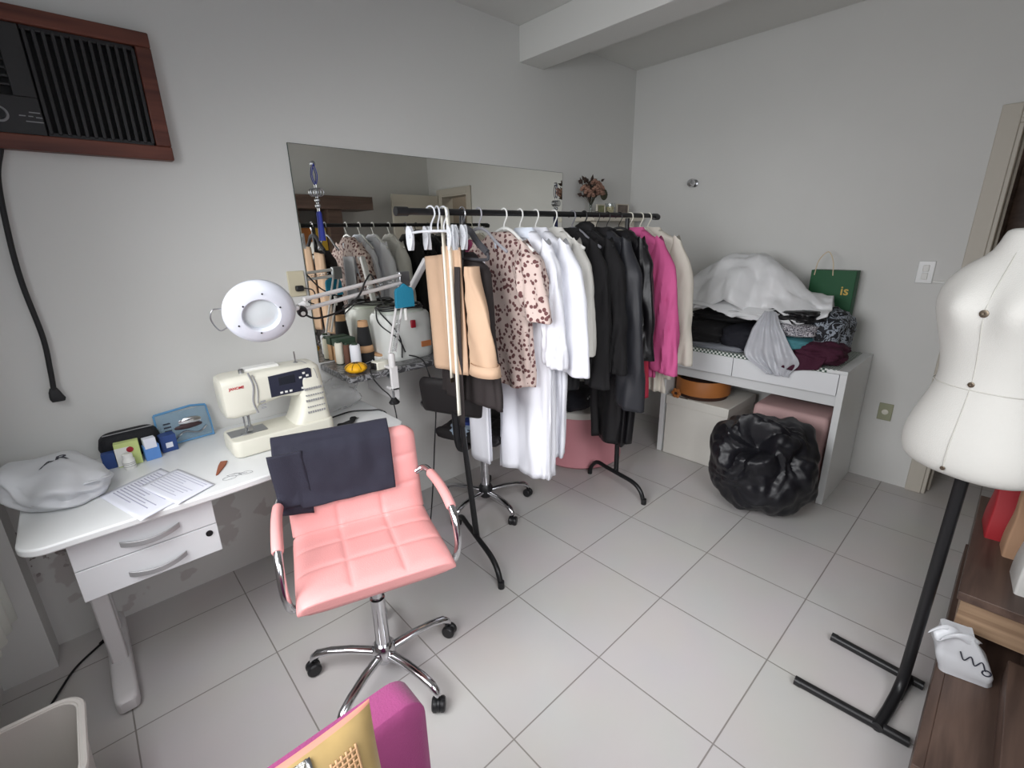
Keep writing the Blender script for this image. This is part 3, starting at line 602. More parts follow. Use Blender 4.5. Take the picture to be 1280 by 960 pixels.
mb = MB().tube(catmull([(-.095, -.0755, .31), (-.085, -.0765, .26), (-.095, -.0765, .2), (-.085, -.0765, .155)], 6), .0035, 6); mb.tube(catmull([(-.082, -.0755, .30), (-.072, -.0765, .25), (-.08, -.0765, .19)], 6), .002, 6); mb.build('thread_slot', M['grey_mark'], smc)
mb = MB()
for z in (.19, .178, .166): mb.box(-.07, -.052, -.0765, -.0735, z, z+.006)
mb.build('lever_button', M['grey_mark'], smc)
text('brand_print', 'JANOME', .0135, mat('red_print', (190, 36, 52), .5), smc, frame((-.142, -.0757, .262), (1, 0, 0), (0, 0, 1)), bold=.0004)
mb = MB().tube([(.105, .0, .296), (.105, .0, .345)], .0028, 8); mb.lathe([(.009, .296), (.009, .302), (.003, .305)], 14, (.105, 0, 0)); mb.lathe([(.010, .299), (.010, .314), (.006, .318), (0, .318)], 14, (-.105, -.02, 0)); mb.build('spool_pin', M['steel'], smc)
MB().tube(catmull([(.105, -.0, .31), (.125, -.03, .305), (.15, -.07, .28), (.157, -.083, .24)], 8), .0012, 6).build('loose_thread', M['grey_mark'], smc)

# things on the desk ---------------------------------------------
def crumple(p, q, amp, fr, seed): return p*(1+amp*nz(q.x*fr+seed, q.y*fr, q.z*fr)+amp*.6*abs(nz(q.x*fr*2.4, q.y*fr*2.4+seed, q.z*fr*2.4)))
pb = thing('plastic_bag', 'white printed plastic bag lying at the left corner of the desk', 'plastic bag', (.165, -.27, ZD), math.radians(-62))
def pbf(p, q):
    p = p*(1+.13*nz(q.x*1.9+3, q.y*1.9, q.z*1.9)+.06*creased(q, 1.3, 7, 2, .35)); p.z += .010*math.sin(p.x*22+p.y*30)*(q.z > 0)-.018*q.x; return p
film = MB().ball((0, 0, .052), (.18, .12, .058), 5, .72, pbf, flat=-.05).build('bag_film', M['bagfilm'], pb, ang=45)
R = []
for u in range(17):
    t = u/16; R.append([(.02+.12*math.sin(PI*t)+.05, .02+.14*t-.05+v*1.2, .045+.022*math.sin(PI*t)+.003*math.sin(v*90+t*5)) for v in (-.012, 0, .012)])
MB().loft(R, False, False, False).build('handle_loop', M['bagfilm'], pb, solid=.002)
tx = text('bag_print', 'AR', .062, M['ink'], pb, frame((.0, .02, .107), (.5, .86, .0), (-.86, .5, .0)), ext=.0, bold=.001)
drape(tx, film)

ptab = [('receipt', 0)]
def sheet(o, a, b, h, k):
    return lambda u, v: (o[0]+a[0]*u+b[0]*v, o[1]+a[1]*u+b[1]*v, h+k*(.5+.5*math.sin(u*5+v*3))*.6+k*abs(u-v)*.3)
pp = tag(MB().grid(sheet((.455, -.30), (.085, -.285), (-.185, -.105), .0012, .002), 14, 14).build('paper_sheet', M['paper'], solid=.0006), 'white printed sheet of paper lying askew at the desk front beside the plastic bag', 'paper'); pp.location = (0, 0, ZD)
pp2 = tag(MB().grid(sheet((.50, -.36), (.075, -.235), (-.12, -.07), .0042, .002), 12, 12).build('paper_sheet', M['paper'], solid=.0006), 'smaller white sheet lying over the printed sheet, nearer the sewing machine', 'paper'); pp2.location = (0, 0, ZD)
print_m = mat('pale_print', (176, 176, 196), .7)
def lines(par, o, a, b, h, n, sd):
    r_ = random.Random(sd); mb = MB(); f_ = sheet(o, a, b, h, .002)
    for k in range(n):
        v0 = .12+.76*k/n; u1 = r_.uniform(.5, .92)
        mb.grid(lambda p, q: Vector(f_(.08+(u1-.08)*p, v0+.018*q))+Vector((0, 0, .0007)), 10, 1)
    mb.build('printed_lines', print_m, par, solid=.0002)
lines(pp, (.455, -.30), (.085, -.285), (-.185, -.105), .0012, 14, 1); lines(pp2, (.50, -.36), (.075, -.235), (-.12, -.07), .0042, 9, 2)
bx = thing('pencil_case', 'black soft pencil case lying against the wall behind the small boxes', 'case', (.395, -.075, ZD), math.radians(2))
R = []
for k in range(25):
    t = k/24; s_ = (1-(2*t-1)**6)**.5 if 0 < t < 1 else 0.05; h = .100+.012*math.sin(PI*t)
    R.append([(-.10+.2*t, .045*s_*sp(math.cos(a), .7), .058+.056*s_*sp(math.sin(a), .7)) for a in [2*PI*i/20 for i in range(20)]])
MB().loft(R).build('case_body', mat('black_nylon', (24, 25, 30), .7, bump=.3, bscale=150), bx)
MB().tube([(-.08, -.02, .112), (.08, -.02, .113)], .0022, 6).build('zip', M['grey_mark'], bx)
def cart(x, y, sx, sy, h, rz, m1, lab, deco):
    t = thing('carton', lab, 'box', (x, y, ZD), rz)
    MB().box(-sx/2, sx/2, -sy/2, sy/2, 0, h).build('card', m1, t, bevel=.0015); deco(t, sx, sy, h); return t
def d1(t, sx, sy, h):
    MB().box(-sx/2-.0006, sx/2-.03, -sy/2-.0006, -sy/2+.002, .004, h-.018).build('white_face', M['white_pl'], t)
    MB().lathe([(.0, 0), (.011, 0), (.011, .002), (0, .003)], 20, (.008, -sy/2, h-.03), RX).build('red_emblem', M['red'], t)
cart(.378, -.165, .075, .03, .095, -.06, M['lime'], 'lime and white carton with a red emblem in front of the black case', d1)
def d2(t, sx, sy, h): MB().box(-sx/2+.004, sx/2-.006, -sy/2-.001, sy/2-.004, h-.012, h+.03).build('white_insert', M['paper'], t, bevel=.002)
cart(.448, -.165, .05, .035, .06, .12, M['blue'], 'bright blue open carton with a white insert', d2)
def d3(t, sx, sy, h): MB().box(-.012, .012, -sy/2-.0006, -sy/2+.001, .018, .04).build('pale_print', M['paper'], t)
cart(.508, -.115, .055, .05, .07, .1, M['bluedk'], 'dark blue carton beside the clear pouch', d3)
def d4(t, sx, sy, h): pass
cart(.318, -.150, .04, .03, .062, -.05, M['bluedk'], 'dark blue carton at the left end of the black case', d4)
jr = thing('pill_bottle', 'small white pill bottle standing in front of the lime carton', 'bottle', (.372, -.21, ZD))
MB().lathe([(.018, 0), (.019, .003), (.019, .038), (.014, .044), (.014, .046)], 24).build('bottle_body', M['white_pl'], jr)
MB().lathe([(.0155, .045), (.0155, .058), (.013, .06), (0, .06)], 24).build('cap', M['white_pl'], jr)
mb = MB(); [mb.lathe([(.0192, z), (.0192, z+.002)], 24, cap=False) for z in (.012, .02, .026)]; mb.build('label_print', M['grey_mark'], jr)
po = thing('zip_pouch', 'clear blue zip pouch holding silver tools, leaning on the wall left of the machine', 'pouch', (.585, -.065, ZD), math.radians(4))
TM = Matrix.Rotation(math.radians(-14), 4, 'X')
R = []
for k in range(15):
    t = k/14; z = .135*t; th = .016*math.sin(PI*min(1, max(0, t*.95+.03)))**.6+.002
    R.append([TM @ Vector((x*(1+.03*math.sin(t*7)), y*th/.02, z)) for x, y in rrect(-.095, .095, -.02, .02, .018, 4)])
MB().loft(R).build('vinyl_body', M['blue_pl'], po)
mb = MB().tube([TM @ Vector(p) for p in ((-.095, -.0, .137), (-.03, 0, .142), (.04, 0, .147), (.095, 0, .138))], .005, 8); mb.tube([TM @ Vector(p) for p in ((-.095, -.005, .0), (-.098, -.0, .07), (-.095, 0, .137))], .004, 8); mb.tube([TM @ Vector(p) for p in ((.095, -.005, .0), (.098, 0, .07), (.095, 0, .137))], .004, 8); mb.tube([TM @ Vector(p) for p in ((-.095, -.005, .005), (.095, -.005, .005))], .004, 8); mb.build('blue_piping', mat('blue_piping', (92, 150, 196), .4), po)
mb = MB(); mb.tube([TM @ Vector(p) for p in catmull([(-.05, -.024, .02), (-.01, -.025, .045), (.04, -.024, .03), (.075, -.023, .05)], 6)], .008, 8, .4); mb.ball(TM @ Vector((.02, -.023, .085)), (.045, .005, .018), 2); mb.build('silver_tool', M['chrome'], po)
mb = MB().ball(TM @ Vector((.01, -.0215, .065)), (.055, .005, .012), 2); mb.build('dark_tool', mat('dark_red_plastic', (60, 40, 44), .4), po)
mb = MB(); [mb.box(-.075, -.05, -.0235, -.020, z, z+.006, TM) for z in (.045, .06, .075, .09)]; mb.build('print', M['ink'], po)
tag(MB().slab([(-.002, -.062), (.004, -.055), (.013, .02), (.012, .058), (-.012, .058), (-.012, .02)], 0, .006, Matrix.Rotation(math.radians(-24), 4, 'Z')).build('chalk_pencil', mat('terracotta', (150, 88, 62), .6), bevel=.002), 'flat terracotta tailor chalk pencil lying on the desk left of the machine', 'pencil').location = (.62, -.465, ZD)
mb = MB()
for k in range(4):
    a = k*.9; mb.tube([(.018*k+.022*math.cos(t+a), .015*math.sin(k)+.014*math.sin(t), .0015+.001*math.sin(3*t)) for t in [2*PI*i/18 for i in range(19)]], .0007, 5)
tag(mb.build('thread_snippet', M['grey_mark']), 'loose grey thread snippet curled on the desk by the chalk pencil', 'thread').location = (.625, -.575, ZD)
sc = thing('lace_scrap', 'crumpled scrap of black lace lying on the desk right of the machine', 'fabric scrap', (1.165, -.385, ZD), .45)
def lace(u, v): return (-.06+.12*u, -.014+.03*v+.01*math.sin(u*9), .004+.006*abs(math.sin(u*8+v*4))+.004*v)
MB().grid(lace, 24, 8).build('lace', M['black_thr'], sc, solid=.002)
tag(MB().tube(catmull([(1.07, -.30, ZD+.012), (1.16, -.26, ZD+.007), (1.24, -.25, ZD+.0055), (1.31, -.30, ZD+.0055), (1.352, -.34, ZD+.004), (1.375, -.36, .70), (1.378, -.36, .45), (1.37, -.34, .1), (1.38, -.30, .006), (1.5, -.2, .006)], 8), .004, 8).build('machine_cable', M['cable']), 'black cable running from the sewing machine over the right end of the desk', 'cable')
cb = thing('clear_bag', 'clear plastic bag crumpled under the shelf corner behind the sewing machine', 'plastic bag', (1.21, -.13, ZD))
MB().ball((0, 0, .075), (.115, .09, .075), 4, .8, lambda p, q: p*(1+.2*creased(q, 1.2, 8, 1, .3)), flat=-.07).build('bag_film', mat('clear_film', (226, 226, 226), .2, trans=.5, alpha=.6, ior=1.1), cb)

# waste bin and floor cord in the left corner
wb = thing('waste_bin', 'open off-white plastic waste bin on the floor at the lower left', 'bin', (-.01, -.945, 0), math.radians(0))
R = []
for z, k in ((0, .86), (.01, .88), (.30, 1.0), (.335, 1.02), (.335, .97), (.30, .955), (.02, .84), (.018, .2)):
    R.append([(x*k, y*k, z) for x, y in rrect(-.115, .125, -.15, .15, .05, 6)])
MB().loft(R).build('bin_body', M['bin'], wb)
R = []
for k in range(5):
    a = PI/2+PI*k/2*0+k*2*PI/4
mb = MB(); pts = rrect(-.122, .132, -.157, .157, .055, 8); mb.tube([(x, y, .332) for x, y in pts+pts[:1]], .009, 8); mb.build('rim', M['bin'], wb)
MB().ball((.13, -.1, .03), (.03, .05, .03), 3, flat=-.028).build('pedal', M['bin'], wb)
fc = thing('floor_cord', 'thin black cord lying on the tiles in the corner under the desk', 'cord', (0, 0, 0))
MB().tube(catmull([(-.12, -.60, .005), (-.06, -.44, .005), (.0, -.30, .006), (.05, -.2, .006), (.13, -.12, .006)], 8), .004, 8).build('cable', M['cable'], fc)
MB().tube([(.125, -.123, .008), (.155, -.10, .008)], [.006, .008], 8).build('cable_end', M['cable'], fc)

# ------------------------------------------------------------------ swivel chairs
def padded(prof, halfw, th, rows, cols=3, puff=.0065, round0=.02, round1=.03, nx=72, taper=.10):
    P = catmull([Vector((0, y, z)) for y, z in prof], 14); n = len(P)
    ln_ = [0]
    for i in range(1, n): ln_.append(ln_[-1]+(P[i]-P[i-1]).length)
    T = ln_[-1]; R = []
    for i, p in enumerate(P):
        t = (P[min(i+1, n-1)]-P[max(i-1, 0)]).normalized(); nr = Vector((0, -t.z, t.y))
        s0 = ln_[i]; k = 1.0
        if s0 < round0: k = math.sqrt(max(0.02, 1-(1-s0/round0)**2))
        if T-s0 < round1: k = min(k, math.sqrt(max(0.02, 1-(1-(T-s0)/round1)**2)))
        wk = halfw*(1-taper*(1-k))
        if T-s0 < .05: wk *= 1-taper*(1-(T-s0)/.05)**2
        rr = min([abs(s0-r*T) for r in rows] or [9])
        ring = []
        for j in range(nx+1):
            u = -1+2*j/nx; x = u*wk
            e = (1-abs(u)**8)**.5
            dc = min(abs(x-c*halfw*2/cols) for c in [q-cols/2+1 for q in range(cols-1)])
            g = min(1-math.exp(-(rr/.0095)**1.2), 1-math.exp(-(dc/.0095)**1.2))
            ring.append(p+Vector((x, 0, 0))+nr*(th*.5*k*e+puff*g*k*e-.004))
        for j in range(1, 14):
            u = 1-2*j/14; x = u*wk; e = (1-abs(u)**8)**.5
            ring.append(p+Vector((x, 0, 0))-nr*th*.5*k*e)
        R.append(ring)
    return MB().loft(R)
SEAT = [(-.188, .519), (-.165, .525), (-.1, .527), (0, .523), (.10, .518), (.165, .520), (.196, .536)]
BACK = [(.197, .537), (.216, .58), (.232, .66), (.246, .74), (.257, .81), (.266, .868)]
def swivel(label, loc, rz, body, a0, hw=.245, armpad=None, hub=None, back=None, arms=(-1, 1)):
    t = thing('swivel_chair', label, 'office chair', loc, rz, None)
    padded(SEAT, hw, .07, [.03, .37, .70, 1.0], round0=.014, round1=.004, taper=.02).build('seat', body, t, ang=70)
    if back:
        padded(back, hw*.95, .045, [.5], round0=.03, round1=.035).build('backrest', body, t, ang=70)
        MB().tube(catmull([(0, .05, .475), (0, .2, .47), (0, .27, .52), (0, .285, .66), (0, .29, .78)], 6), .016, 10, 1.6).build('back_bracket', M['black_pl'], t)
    else: padded(BACK, hw*.985, .055, [0, .34, .67], round0=.004, round1=.035).build('backrest', body, t, ang=70)
    MB().box(-.1, .1, -.1, .1, .462, .492).build('seat_plate', M['black_pl'], t, bevel=.006)
    for s_ in arms:
        ar = MB().tube(catmull([(s_*.225, .225, .68), (s_*.256, .215, .695), (s_*.267, .16, .70), (s_*.270, .04, .70), (s_*.270, -.07, .684), (s_*.270, -.125, .63), (s_*.268, -.135, .55), (s_*.25, -.11, .485), (s_*.17, -.05, .474), (s_*.08, 0, .476)], 8), .0125, 12).build('armrest', M['chrome'], t)
        MB().tube(catmull([(s_*.265, .155, .70), (s_*.269, .09, .701), (s_*.270, .03, .70), (s_*.270, -.03, .693), (s_*.270, -.085, .677)], 8), [.014]+[.0175]*31+[.015], 14).build('arm_pad', armpad or body, ar)
    MB().lathe([(.0, .085), (.026, .085), (.026, .34), (.018, .342), (.018, .465)], 28).build('gas_lift', M['chrome'], t)
    MB().lathe([(.03, .06), (.042, .075), (.042, .125), (.032, .14)], 28).build('hub', hub or M['chrome'], t)
    for k in range(5):
        a = math.radians(a0+72*k)-rz; c_, s_ = math.cos(a), math.sin(a)
        R = []
        for r_, z, w_, h_ in ((.03, .10, .018, .014), (.12, .108, .017, .013), (.20, .105, .016, .012), (.245, .094, .016, .012), (.268, .075, .014, .011), (.275, .062, .010, .008)):
            R.append([(c_*r_-s_*w_*math.cos(b)+c_*h_*math.sin(b)*(.7 if r_ > .24 else 0), s_*r_+c_*w_*math.cos(b)+s_*h_*math.sin(b)*(.7 if r_ > .24 else 0), z+h_*math.sin(b)) for b in [2*PI*i/12 for i in range(12)]])
        lg = MB().loft(R).build('base_leg', M['chrome'] , t)
        cx, cy = c_*.272, s_*.272; sw_ = a+.6+k*.8; ux, uy = math.cos(sw_), math.sin(sw_)
        Mw = Matrix(((-uy, 0, ux), (ux, 0, uy), (0, 1, 0)))   # wheel axis along (ux,uy)
        mb = MB()
        for off in (-.013, .013):
            mb.lathe([(.0, -.009), (.022, -.009), (.026, -.004), (.026, .005), (.021, .010), (.0, .010)], 20, (cx+ux*off, cy+uy*off, .0265), Mw)
        mb.lathe([(.006, .02), (.006, .066)], 10, (cx, cy, 0)); mb.tube([(cx-ux*.004, cy-uy*.004, .026), (cx+ux*.004, cy+uy*.004, .026)], .024, 14)
        mb.build('caster', M['black_pl'], lg)
    return t
CH = (.915, -1.048, 0); CRZ = math.radians(-17.2)
swivel('pink tufted swivel chair with chrome base in front of the sewing desk', CH, CRZ, M['pink'], -6)
swivel('black swivel chair behind the clothes rack, under the marbled shelf', (1.93, -.42, 0), math.radians(112), M['black_lea'], -24, hw=.205, armpad=M['black_lea'], hub=M['black_pl'], back=[(.285, .69), (.292, .74), (.30, .80), (.306, .855), (.308, .885)], arms=(1,))

# navy trousers folded over the pink chair back
nv = thing('folded_trousers', 'navy trousers folded over the top of the pink chair back', 'trousers', CH, CRZ)
PN = catmull([Vector((0, y, z)) for y, z in [(.190, .655), (.202, .70), (.215, .77), (.229, .855), (.262, .905), (.300, .868), (.294, .80), (.286, .74)]], 6)
def navy(u, v):
    f = v*(len(PN)-1); i = min(int(f), len(PN)-2); p = PN[i].lerp(PN[i+1], f-i)
    x = -.262+.40*u
    w_ = .006*nz(x*9, v*5, 2)+.004*nz(x*22, v*9, 5)+.005*math.sin(x*40+v*3)*(1-v)*sm((.4-u)/.3)
    y = p.y-(.010 if v < .45 else 0)-w_*(1 if v < .5 else -.4); z = p.z
    if v < .5: z -= (.012*(1-2*v))*(1 if u < .18 else 0)*-1.5 + (.02*u-.004*math.sin(u*9))*(1-2*v)*-.2
    return (x+.012*(v-.3), y, z)
MB().grid(navy, 60, 50).build('cloth', M['navy'], nv, solid=.009, ang=80)
MB().grid(lambda u, v: (-.268+.11*u+.003*math.sin(v*5)-.006*v, .186-.003*math.sin(u*6)+.024*v, .648+.215*v-.02*u*(1-v)), 10, 20).build('leg_fold', M['navy'], nv, solid=.006)

# magenta armchair close to the camera, with its cushion
am = thing('armchair', 'magenta velvet armchair at the bottom edge, its back toward the pink chair', 'armchair', (.435, -1.72, 0), 0)
R = []
for y_, k in ((-.03, .93), (-.018, 1), (.05, 1), (.066, .93)):
    R.append([(x*k, y_-.0+.0*z, (z-.4)*k+.4) for x, z in rrect(-.29, .262, .10, .685, .05, 6)])
MB().loft(R).build('backrest', M['magenta'], am, bevel=.006, ang=60)
R = []
for z, k in ((.10, .98), (.12, 1), (.37, 1), (.40, .97), (.412, .9)):
    R.append([(x*k, y*k-.31, z) for x, y in rrect(-.29, .315, -.27, .275, .06, 6)])
MB().loft(R).build('seat', M['magenta'], am, ang=60)
for x in (-.25, .25):
    for y in (-.53, .03): MB().lathe([(.014, 0), (.022, .10)], 14, (x, y, 0)).build('leg', M['black_pl'], am)
cu = thing('throw_cushion', 'gold cushion with silver lattice band and salmon edging on the magenta armchair', 'cushion', (.353, -1.875, .652), 0)
CM = Matrix.Rotation(math.radians(-4), 4, 'Z') @ Matrix.Rotation(math.radians(60), 4, 'X')
def pil(sgn, amp=.06):
    def f(u, v):
        x, y = -.21+.42*u, -.2+.4*v; k = (1-abs(2*u-1)**2.6)*(1-abs(2*v-1)**2.6); pinch = 1-.07*(1-abs(2*u-1)**2)*(abs(2*v-1)**3); p2 = 1-.07*(1-abs(2*v-1)**2)*(abs(2*u-1)**3)
        return CM @ Vector((x*p2, y*pinch, sgn*(amp*k**.55+.004*nz(u*9, v*9, 3)*k)))
    return f
MB().grid(lambda a, b: pil(1)(a, b*.985), 36, 36).build('front_cover', M['gold'], cu)
MB().grid(lambda a, b: pil(1)(a, .985+.015*b), 36, 8).build('edging', M['salmon'], cu)
MB().grid(pil(-1), 36, 36).build('back_cover', M['salmon'], cu)
# lattice band and woven square follow the front cover
fpil = pil(1)
def offs(f, d): return lambda u, v: Vector(f(u, v))+CM.to_3x3() @ Vector((0, 0, d))
def sub(f, u0, u1, v0, v1): return lambda a, b: f(u0+(u1-u0)*a, v0+(v1-v0)*b)
lat = mat('silver_lattice', (196, 194, 186), .4); n_, b_ = nodes(lat)
MB().grid(sub(offs(fpil, .003), .60, .74, .05, .975), 10, 30).build('silver_band', pattern('silver_black_lattice', [(188, 186, 178), (58, 56, 52), (200, 198, 190), (70, 66, 60)], 60, 5, .4), cu, solid=.002)
mb = MB()
for u0 in (.59, .735): mb.grid(sub(offs(fpil, .005), u0, u0+.015, .05, .975), 2, 30)
mb.build('band_edge', M['steel'], cu, solid=.002)
mb = MB()
for k in range(6):
    mb.grid(sub(offs(fpil, .003), .80+.02*k, .80+.02*k+.009, .80, .91), 2, 8); mb.grid(sub(offs(fpil, .003), .80, .91, .80+.018*k, .80+.018*k+.008), 8, 2)
mb.build('woven_square', M['tan'], cu, solid=.0015)

# ------------------------------------------------------------------ clothes rack
rk = thing('clothes_rack', 'black tubular clothes rack full of hanging garments', 'clothes rack', (1.6, -.76, 0))
def Lr(*p): return [Vector(q)-Vector((1.6, -.76, 0)) for q in p]
RZ = 1.655; RYY = -.8
MB().tube(Lr((1.275, RYY, RZ), (3.03, RYY, RZ+.008)), .0125, 16).build('rail', M['black_metal'], rk)
for x, r_ in ((1.275, .0165), (3.0, .0165)):
    MB().tube(Lr((x-.008, RYY, RZ), (x+.04, RYY, RZ)), r_, 16).build('end_cap', M['black_pl'], rk)
MB().tube(Lr((1.57, -.795, RZ-.01), (1.56, -.77, 1.2), (1.55, -.735, .77), (1.60, -.745, .10)), [.0125, .0125, .0125, .0155], 14).build('post', M['black_metal'], rk)
MB().tube(Lr((2.72, -.80, RZ-.01), (2.69, -.82, .9), (2.66, -.85, .10)), [.0125, .0125, .0155], 14).build('post', M['black_metal'], rk)
def foot(p0, p1):
    p0, p1 = Vector(p0), Vector(p1); d_ = p1-p0
    P = [p0+Vector((0, 0, .012)), p0+d_*.03+Vector((0, 0, .06)), p0+d_*.14+Vector((0, 0, .112)), p0+d_*.32+Vector((0, 0, .112)), p0+d_*.55+Vector((0, 0, .11)), p0+d_*.8+Vector((0, 0, .105)), p0+d_*.93+Vector((0, 0, .075)), p1+Vector((0, 0, .012))]
    return Lr(*catmull(P, 7))
for p0, p1 in (((1.66, -.49, 0), (1.52, -1.02, 0)), ((2.69, -.62, 0), (2.61, -1.09, 0))):
    ft = MB().tube(foot(p0, p1), .0135, 12).build('foot_bar', M['black_metal'], rk)
    for p in (p0, p1): MB().tube(Lr((p[0], p[1], 0), (p[0], p[1], .035)), .0155, 12).build('rubber_foot', M['black_pl'], ft)

def hanger(X, label, m, span=.19, kind='plain', rz=0, group='hangers on the clothes rack', drop=.09):
    t = thing('clothes_hanger', label, 'hanger', (X, RYY, RZ+.002), rz, group)
    P = [(0, .022, -.012)]+[(0, .019*math.cos(a), .019*math.sin(a)) for a in [PI*i/10 for i in range(11)]]+[(0, -.019, -.014), (0, -.006, -.036), (0, 0, -.05), (0, 0, -.07)]
    MB().tube(catmull(P, 3), .0034 if kind != 'wire' else .002, 8).build('hook', M['chrome'] if kind == 'velvet' else m, t)
    if kind == 'clip':
        MB().tube([(0, -.11, -.078), (0, -.06, -.072), (0, 0, -.07), (0, .06, -.072), (0, .11, -.078)], .005, 8).build('arm', m, t)
        for s_ in (-1, 1):
            R = [[(sx*(.004+.006*abs(k-2)/2)+px*.0025, s_*.10+py*w_, z) for px, py in ((-1, -1), (1, -1), (1, 1), (-1, 1))] for sx in (-1,) for k, (z, w_) in enumerate(((-.05, .005), (-.066, .013), (-.09, .016), (-.118, .013), (-.142, .006)))]
            R2 = [[(-q[0], q[1], q[2]) for q in r] for r in R]
            mb = MB().loft(R).loft(R2); mb.tube([(-.01, s_*.10, -.09), (.01, s_*.10, -.09)], .006, 10)
            mb.build('clip', m, t, bevel=.0015)
    else:
        th_ = .0095 if kind == 'velvet' else .0055
        MB().tube(catmull([(0, -span, -.065-drop), (0, -span*.6, -.065-drop*.55), (0, -.05, -.075), (0, 0, -.062), (0, .05, -.075), (0, span*.6, -.065-drop*.55), (0, span, -.065-drop)], 5), th_, 8, 1.6 if kind == 'velvet' else 1.2).build('arm', m, t)
        if kind == 'velvet': MB().tube(catmull([(0, -span, -.065-drop), (0, -span-.004, -.085-drop), (0, -span+.02, -.092-drop), (0, 0, -.09-drop), (0, span-.02, -.092-drop), (0, span+.004, -.085-drop), (0, span, -.065-drop)], 5), .006, 8).build('cross_bar', m, t)
    return t

def garment(name, label, cat, X, yc, m, wsh, wh, hem, thick, sleeve=None, seed=0, neck=.06, collar=None, ztop=None, group=None, ripple=.012, lean=0, nb=7, hemslant=0):
    zs = ztop if ztop else RZ-.075
    t = thing(name, label, cat, (X, yc, zs), 0, group or 'garments on the clothes rack')
    H_ = zs-hem
    prof = [(0, neck, .026), (-.012, neck+.02, .032), (-.03, wsh*.55, .036), (-.055, wsh*.86, .038), (-.08, wsh*.99, .036), (-.12, wsh, .040)]
    for k in range(1, 37):
        u = k/36; prof.append((-.12-(H_-.12)*u, wsh+(wh-wsh)*u, .040+(thick-.040)*sm(u*1.6)))
    N = 96; R = []
    for z, w_, t_ in prof:
        dd = sm((-z-.13)/max(.2, H_*.8)); ring = []
        for i in range(N):
            a = 2*PI*i/N; y = w_*sp(math.cos(a), .8); x = t_*sp(math.sin(a), .75)
            rp = ripple*dd*math.sin(nb*a+seed*1.7+2.2*nz(z*2, seed, a))+.35*ripple*dd*math.sin(2*nb*a+seed)
            wr = .011*dd*creased(Vector((math.cos(a)*1.3+X, math.sin(a)*1.3, z*2.2)), 1.2, 6, seed % 4, .3)
            x += wr*math.sin(a); y += wr*math.cos(a)
            x += rp*math.copysign(1, math.sin(a) if abs(math.sin(a)) > .05 else 1)*min(1, abs(math.sin(a))*4)
            y += rp*.6*math.cos(a); x += .010*nz(y*8+seed, z*4, seed)*dd
            hz = z+(hemslant*y*dd if hemslant else 0)+(.006*math.sin(3*a+seed)*dd)
            ring.append((x+lean*z, y, hz))
        R.append(ring)
    MB().loft(R, False, False).build('body', m, t, solid=.004, ang=50)
    if sleeve:
        ln_, fl_, ry_, rx_ = sleeve
        for s_ in (-1, 1):
            R = []
            for k in range(41):
                u = k/40; z = -.06-(ln_-.06)*u; yc_ = s_*(wsh-.035+.02*math.sin(PI*u*.5)+fl_*u**.8)
                g = sm(u*5); ring = []
                for i in range(48):
                    a = 2*PI*i/48; wv = .006*sm(u*1.4)*math.sin(4*a+seed+s_+5*u)+.006*nz(u*5+seed, s_*3, a)+.013*sm(u*3)*creased(Vector((math.cos(a)*.9+X, math.sin(a)*.9+s_, z*3.2+.8*math.cos(a))), 1.2, 6, (seed+1) % 4, .3)
                    ring.append((lean*z-.004+(rx_*(.45+.55*g)+wv)*math.sin(a), yc_+s_*0+(ry_*(.35+.65*g)+wv*.6)*math.cos(a), z-(.012*math.cos(a)*s_)*u+(.03*(1-g)*(1-abs(math.cos(a))))))
                R.append(ring)
            MB().loft(R, True, False).build('sleeve', m, t, solid=.004, ang=48)
    if collar:
        R = []
        for k, (z, o_) in enumerate(((-.018, .0), (.008, -.004), (.016, .0), (.008, .012), (-.022, .030))):
            R.append([((.022+o_)*math.sin(a), (neck*.88+o_)*math.cos(a), z-(.012*math.cos(a)**2 if k > 2 else 0)) for a in [2*PI*i/36 for i in range(36)]])
        MB().loft(R, False, False).build('collar', collar, t, solid=.002, ang=80)
    return t
WHP = M['white_pl']
for X, lab in ((1.415, 'clear plastic clip hanger at the left end of the rack rail'), (1.446, 'clear plastic clip hanger, middle of the three empty ones'), (1.474, 'clear plastic clip hanger next to the measuring tape')):
    hanger(X, lab, M['clear_pl'], kind='clip', rz={1.415: .42, 1.446: -.15, 1.474: .2}[X])
tp = thing('measuring_tape', 'cream measuring tape draped over the rack rail in front of the beige jacket', 'measuring tape', (1.482, RYY, RZ))
P = catmull([(0, .018, -.68), (0, .018, -.3), (0, .017, -.02), (0, 0, .0155), (0, -.017, -.02), (.0, -.022, -.3), (-.004, -.026, -.6), (0, -.02, -.84)], 8)
R = [[p+Vector((dx, 0, 0)) for dx in (-.009, .009)] for p in P]
MB().loft([[(q.x, q.y, q.z) for q in r] for r in R], False, False, False).build('tape_ribbon', M['tape'], tp, solid=.0012)
MB().box(-.0095, .0095, .016, .020, -.695, -.675).build('metal_tip', M['brass_d'], tp)
mb = MB()
for i in range(60):
    z = -.04-.0105*i; mb.box(-.0085, -.003 if i % 5 else .003, .0186, .0193, z, z+.0012)
mb.build('tick_marks', M['ink'], tp)

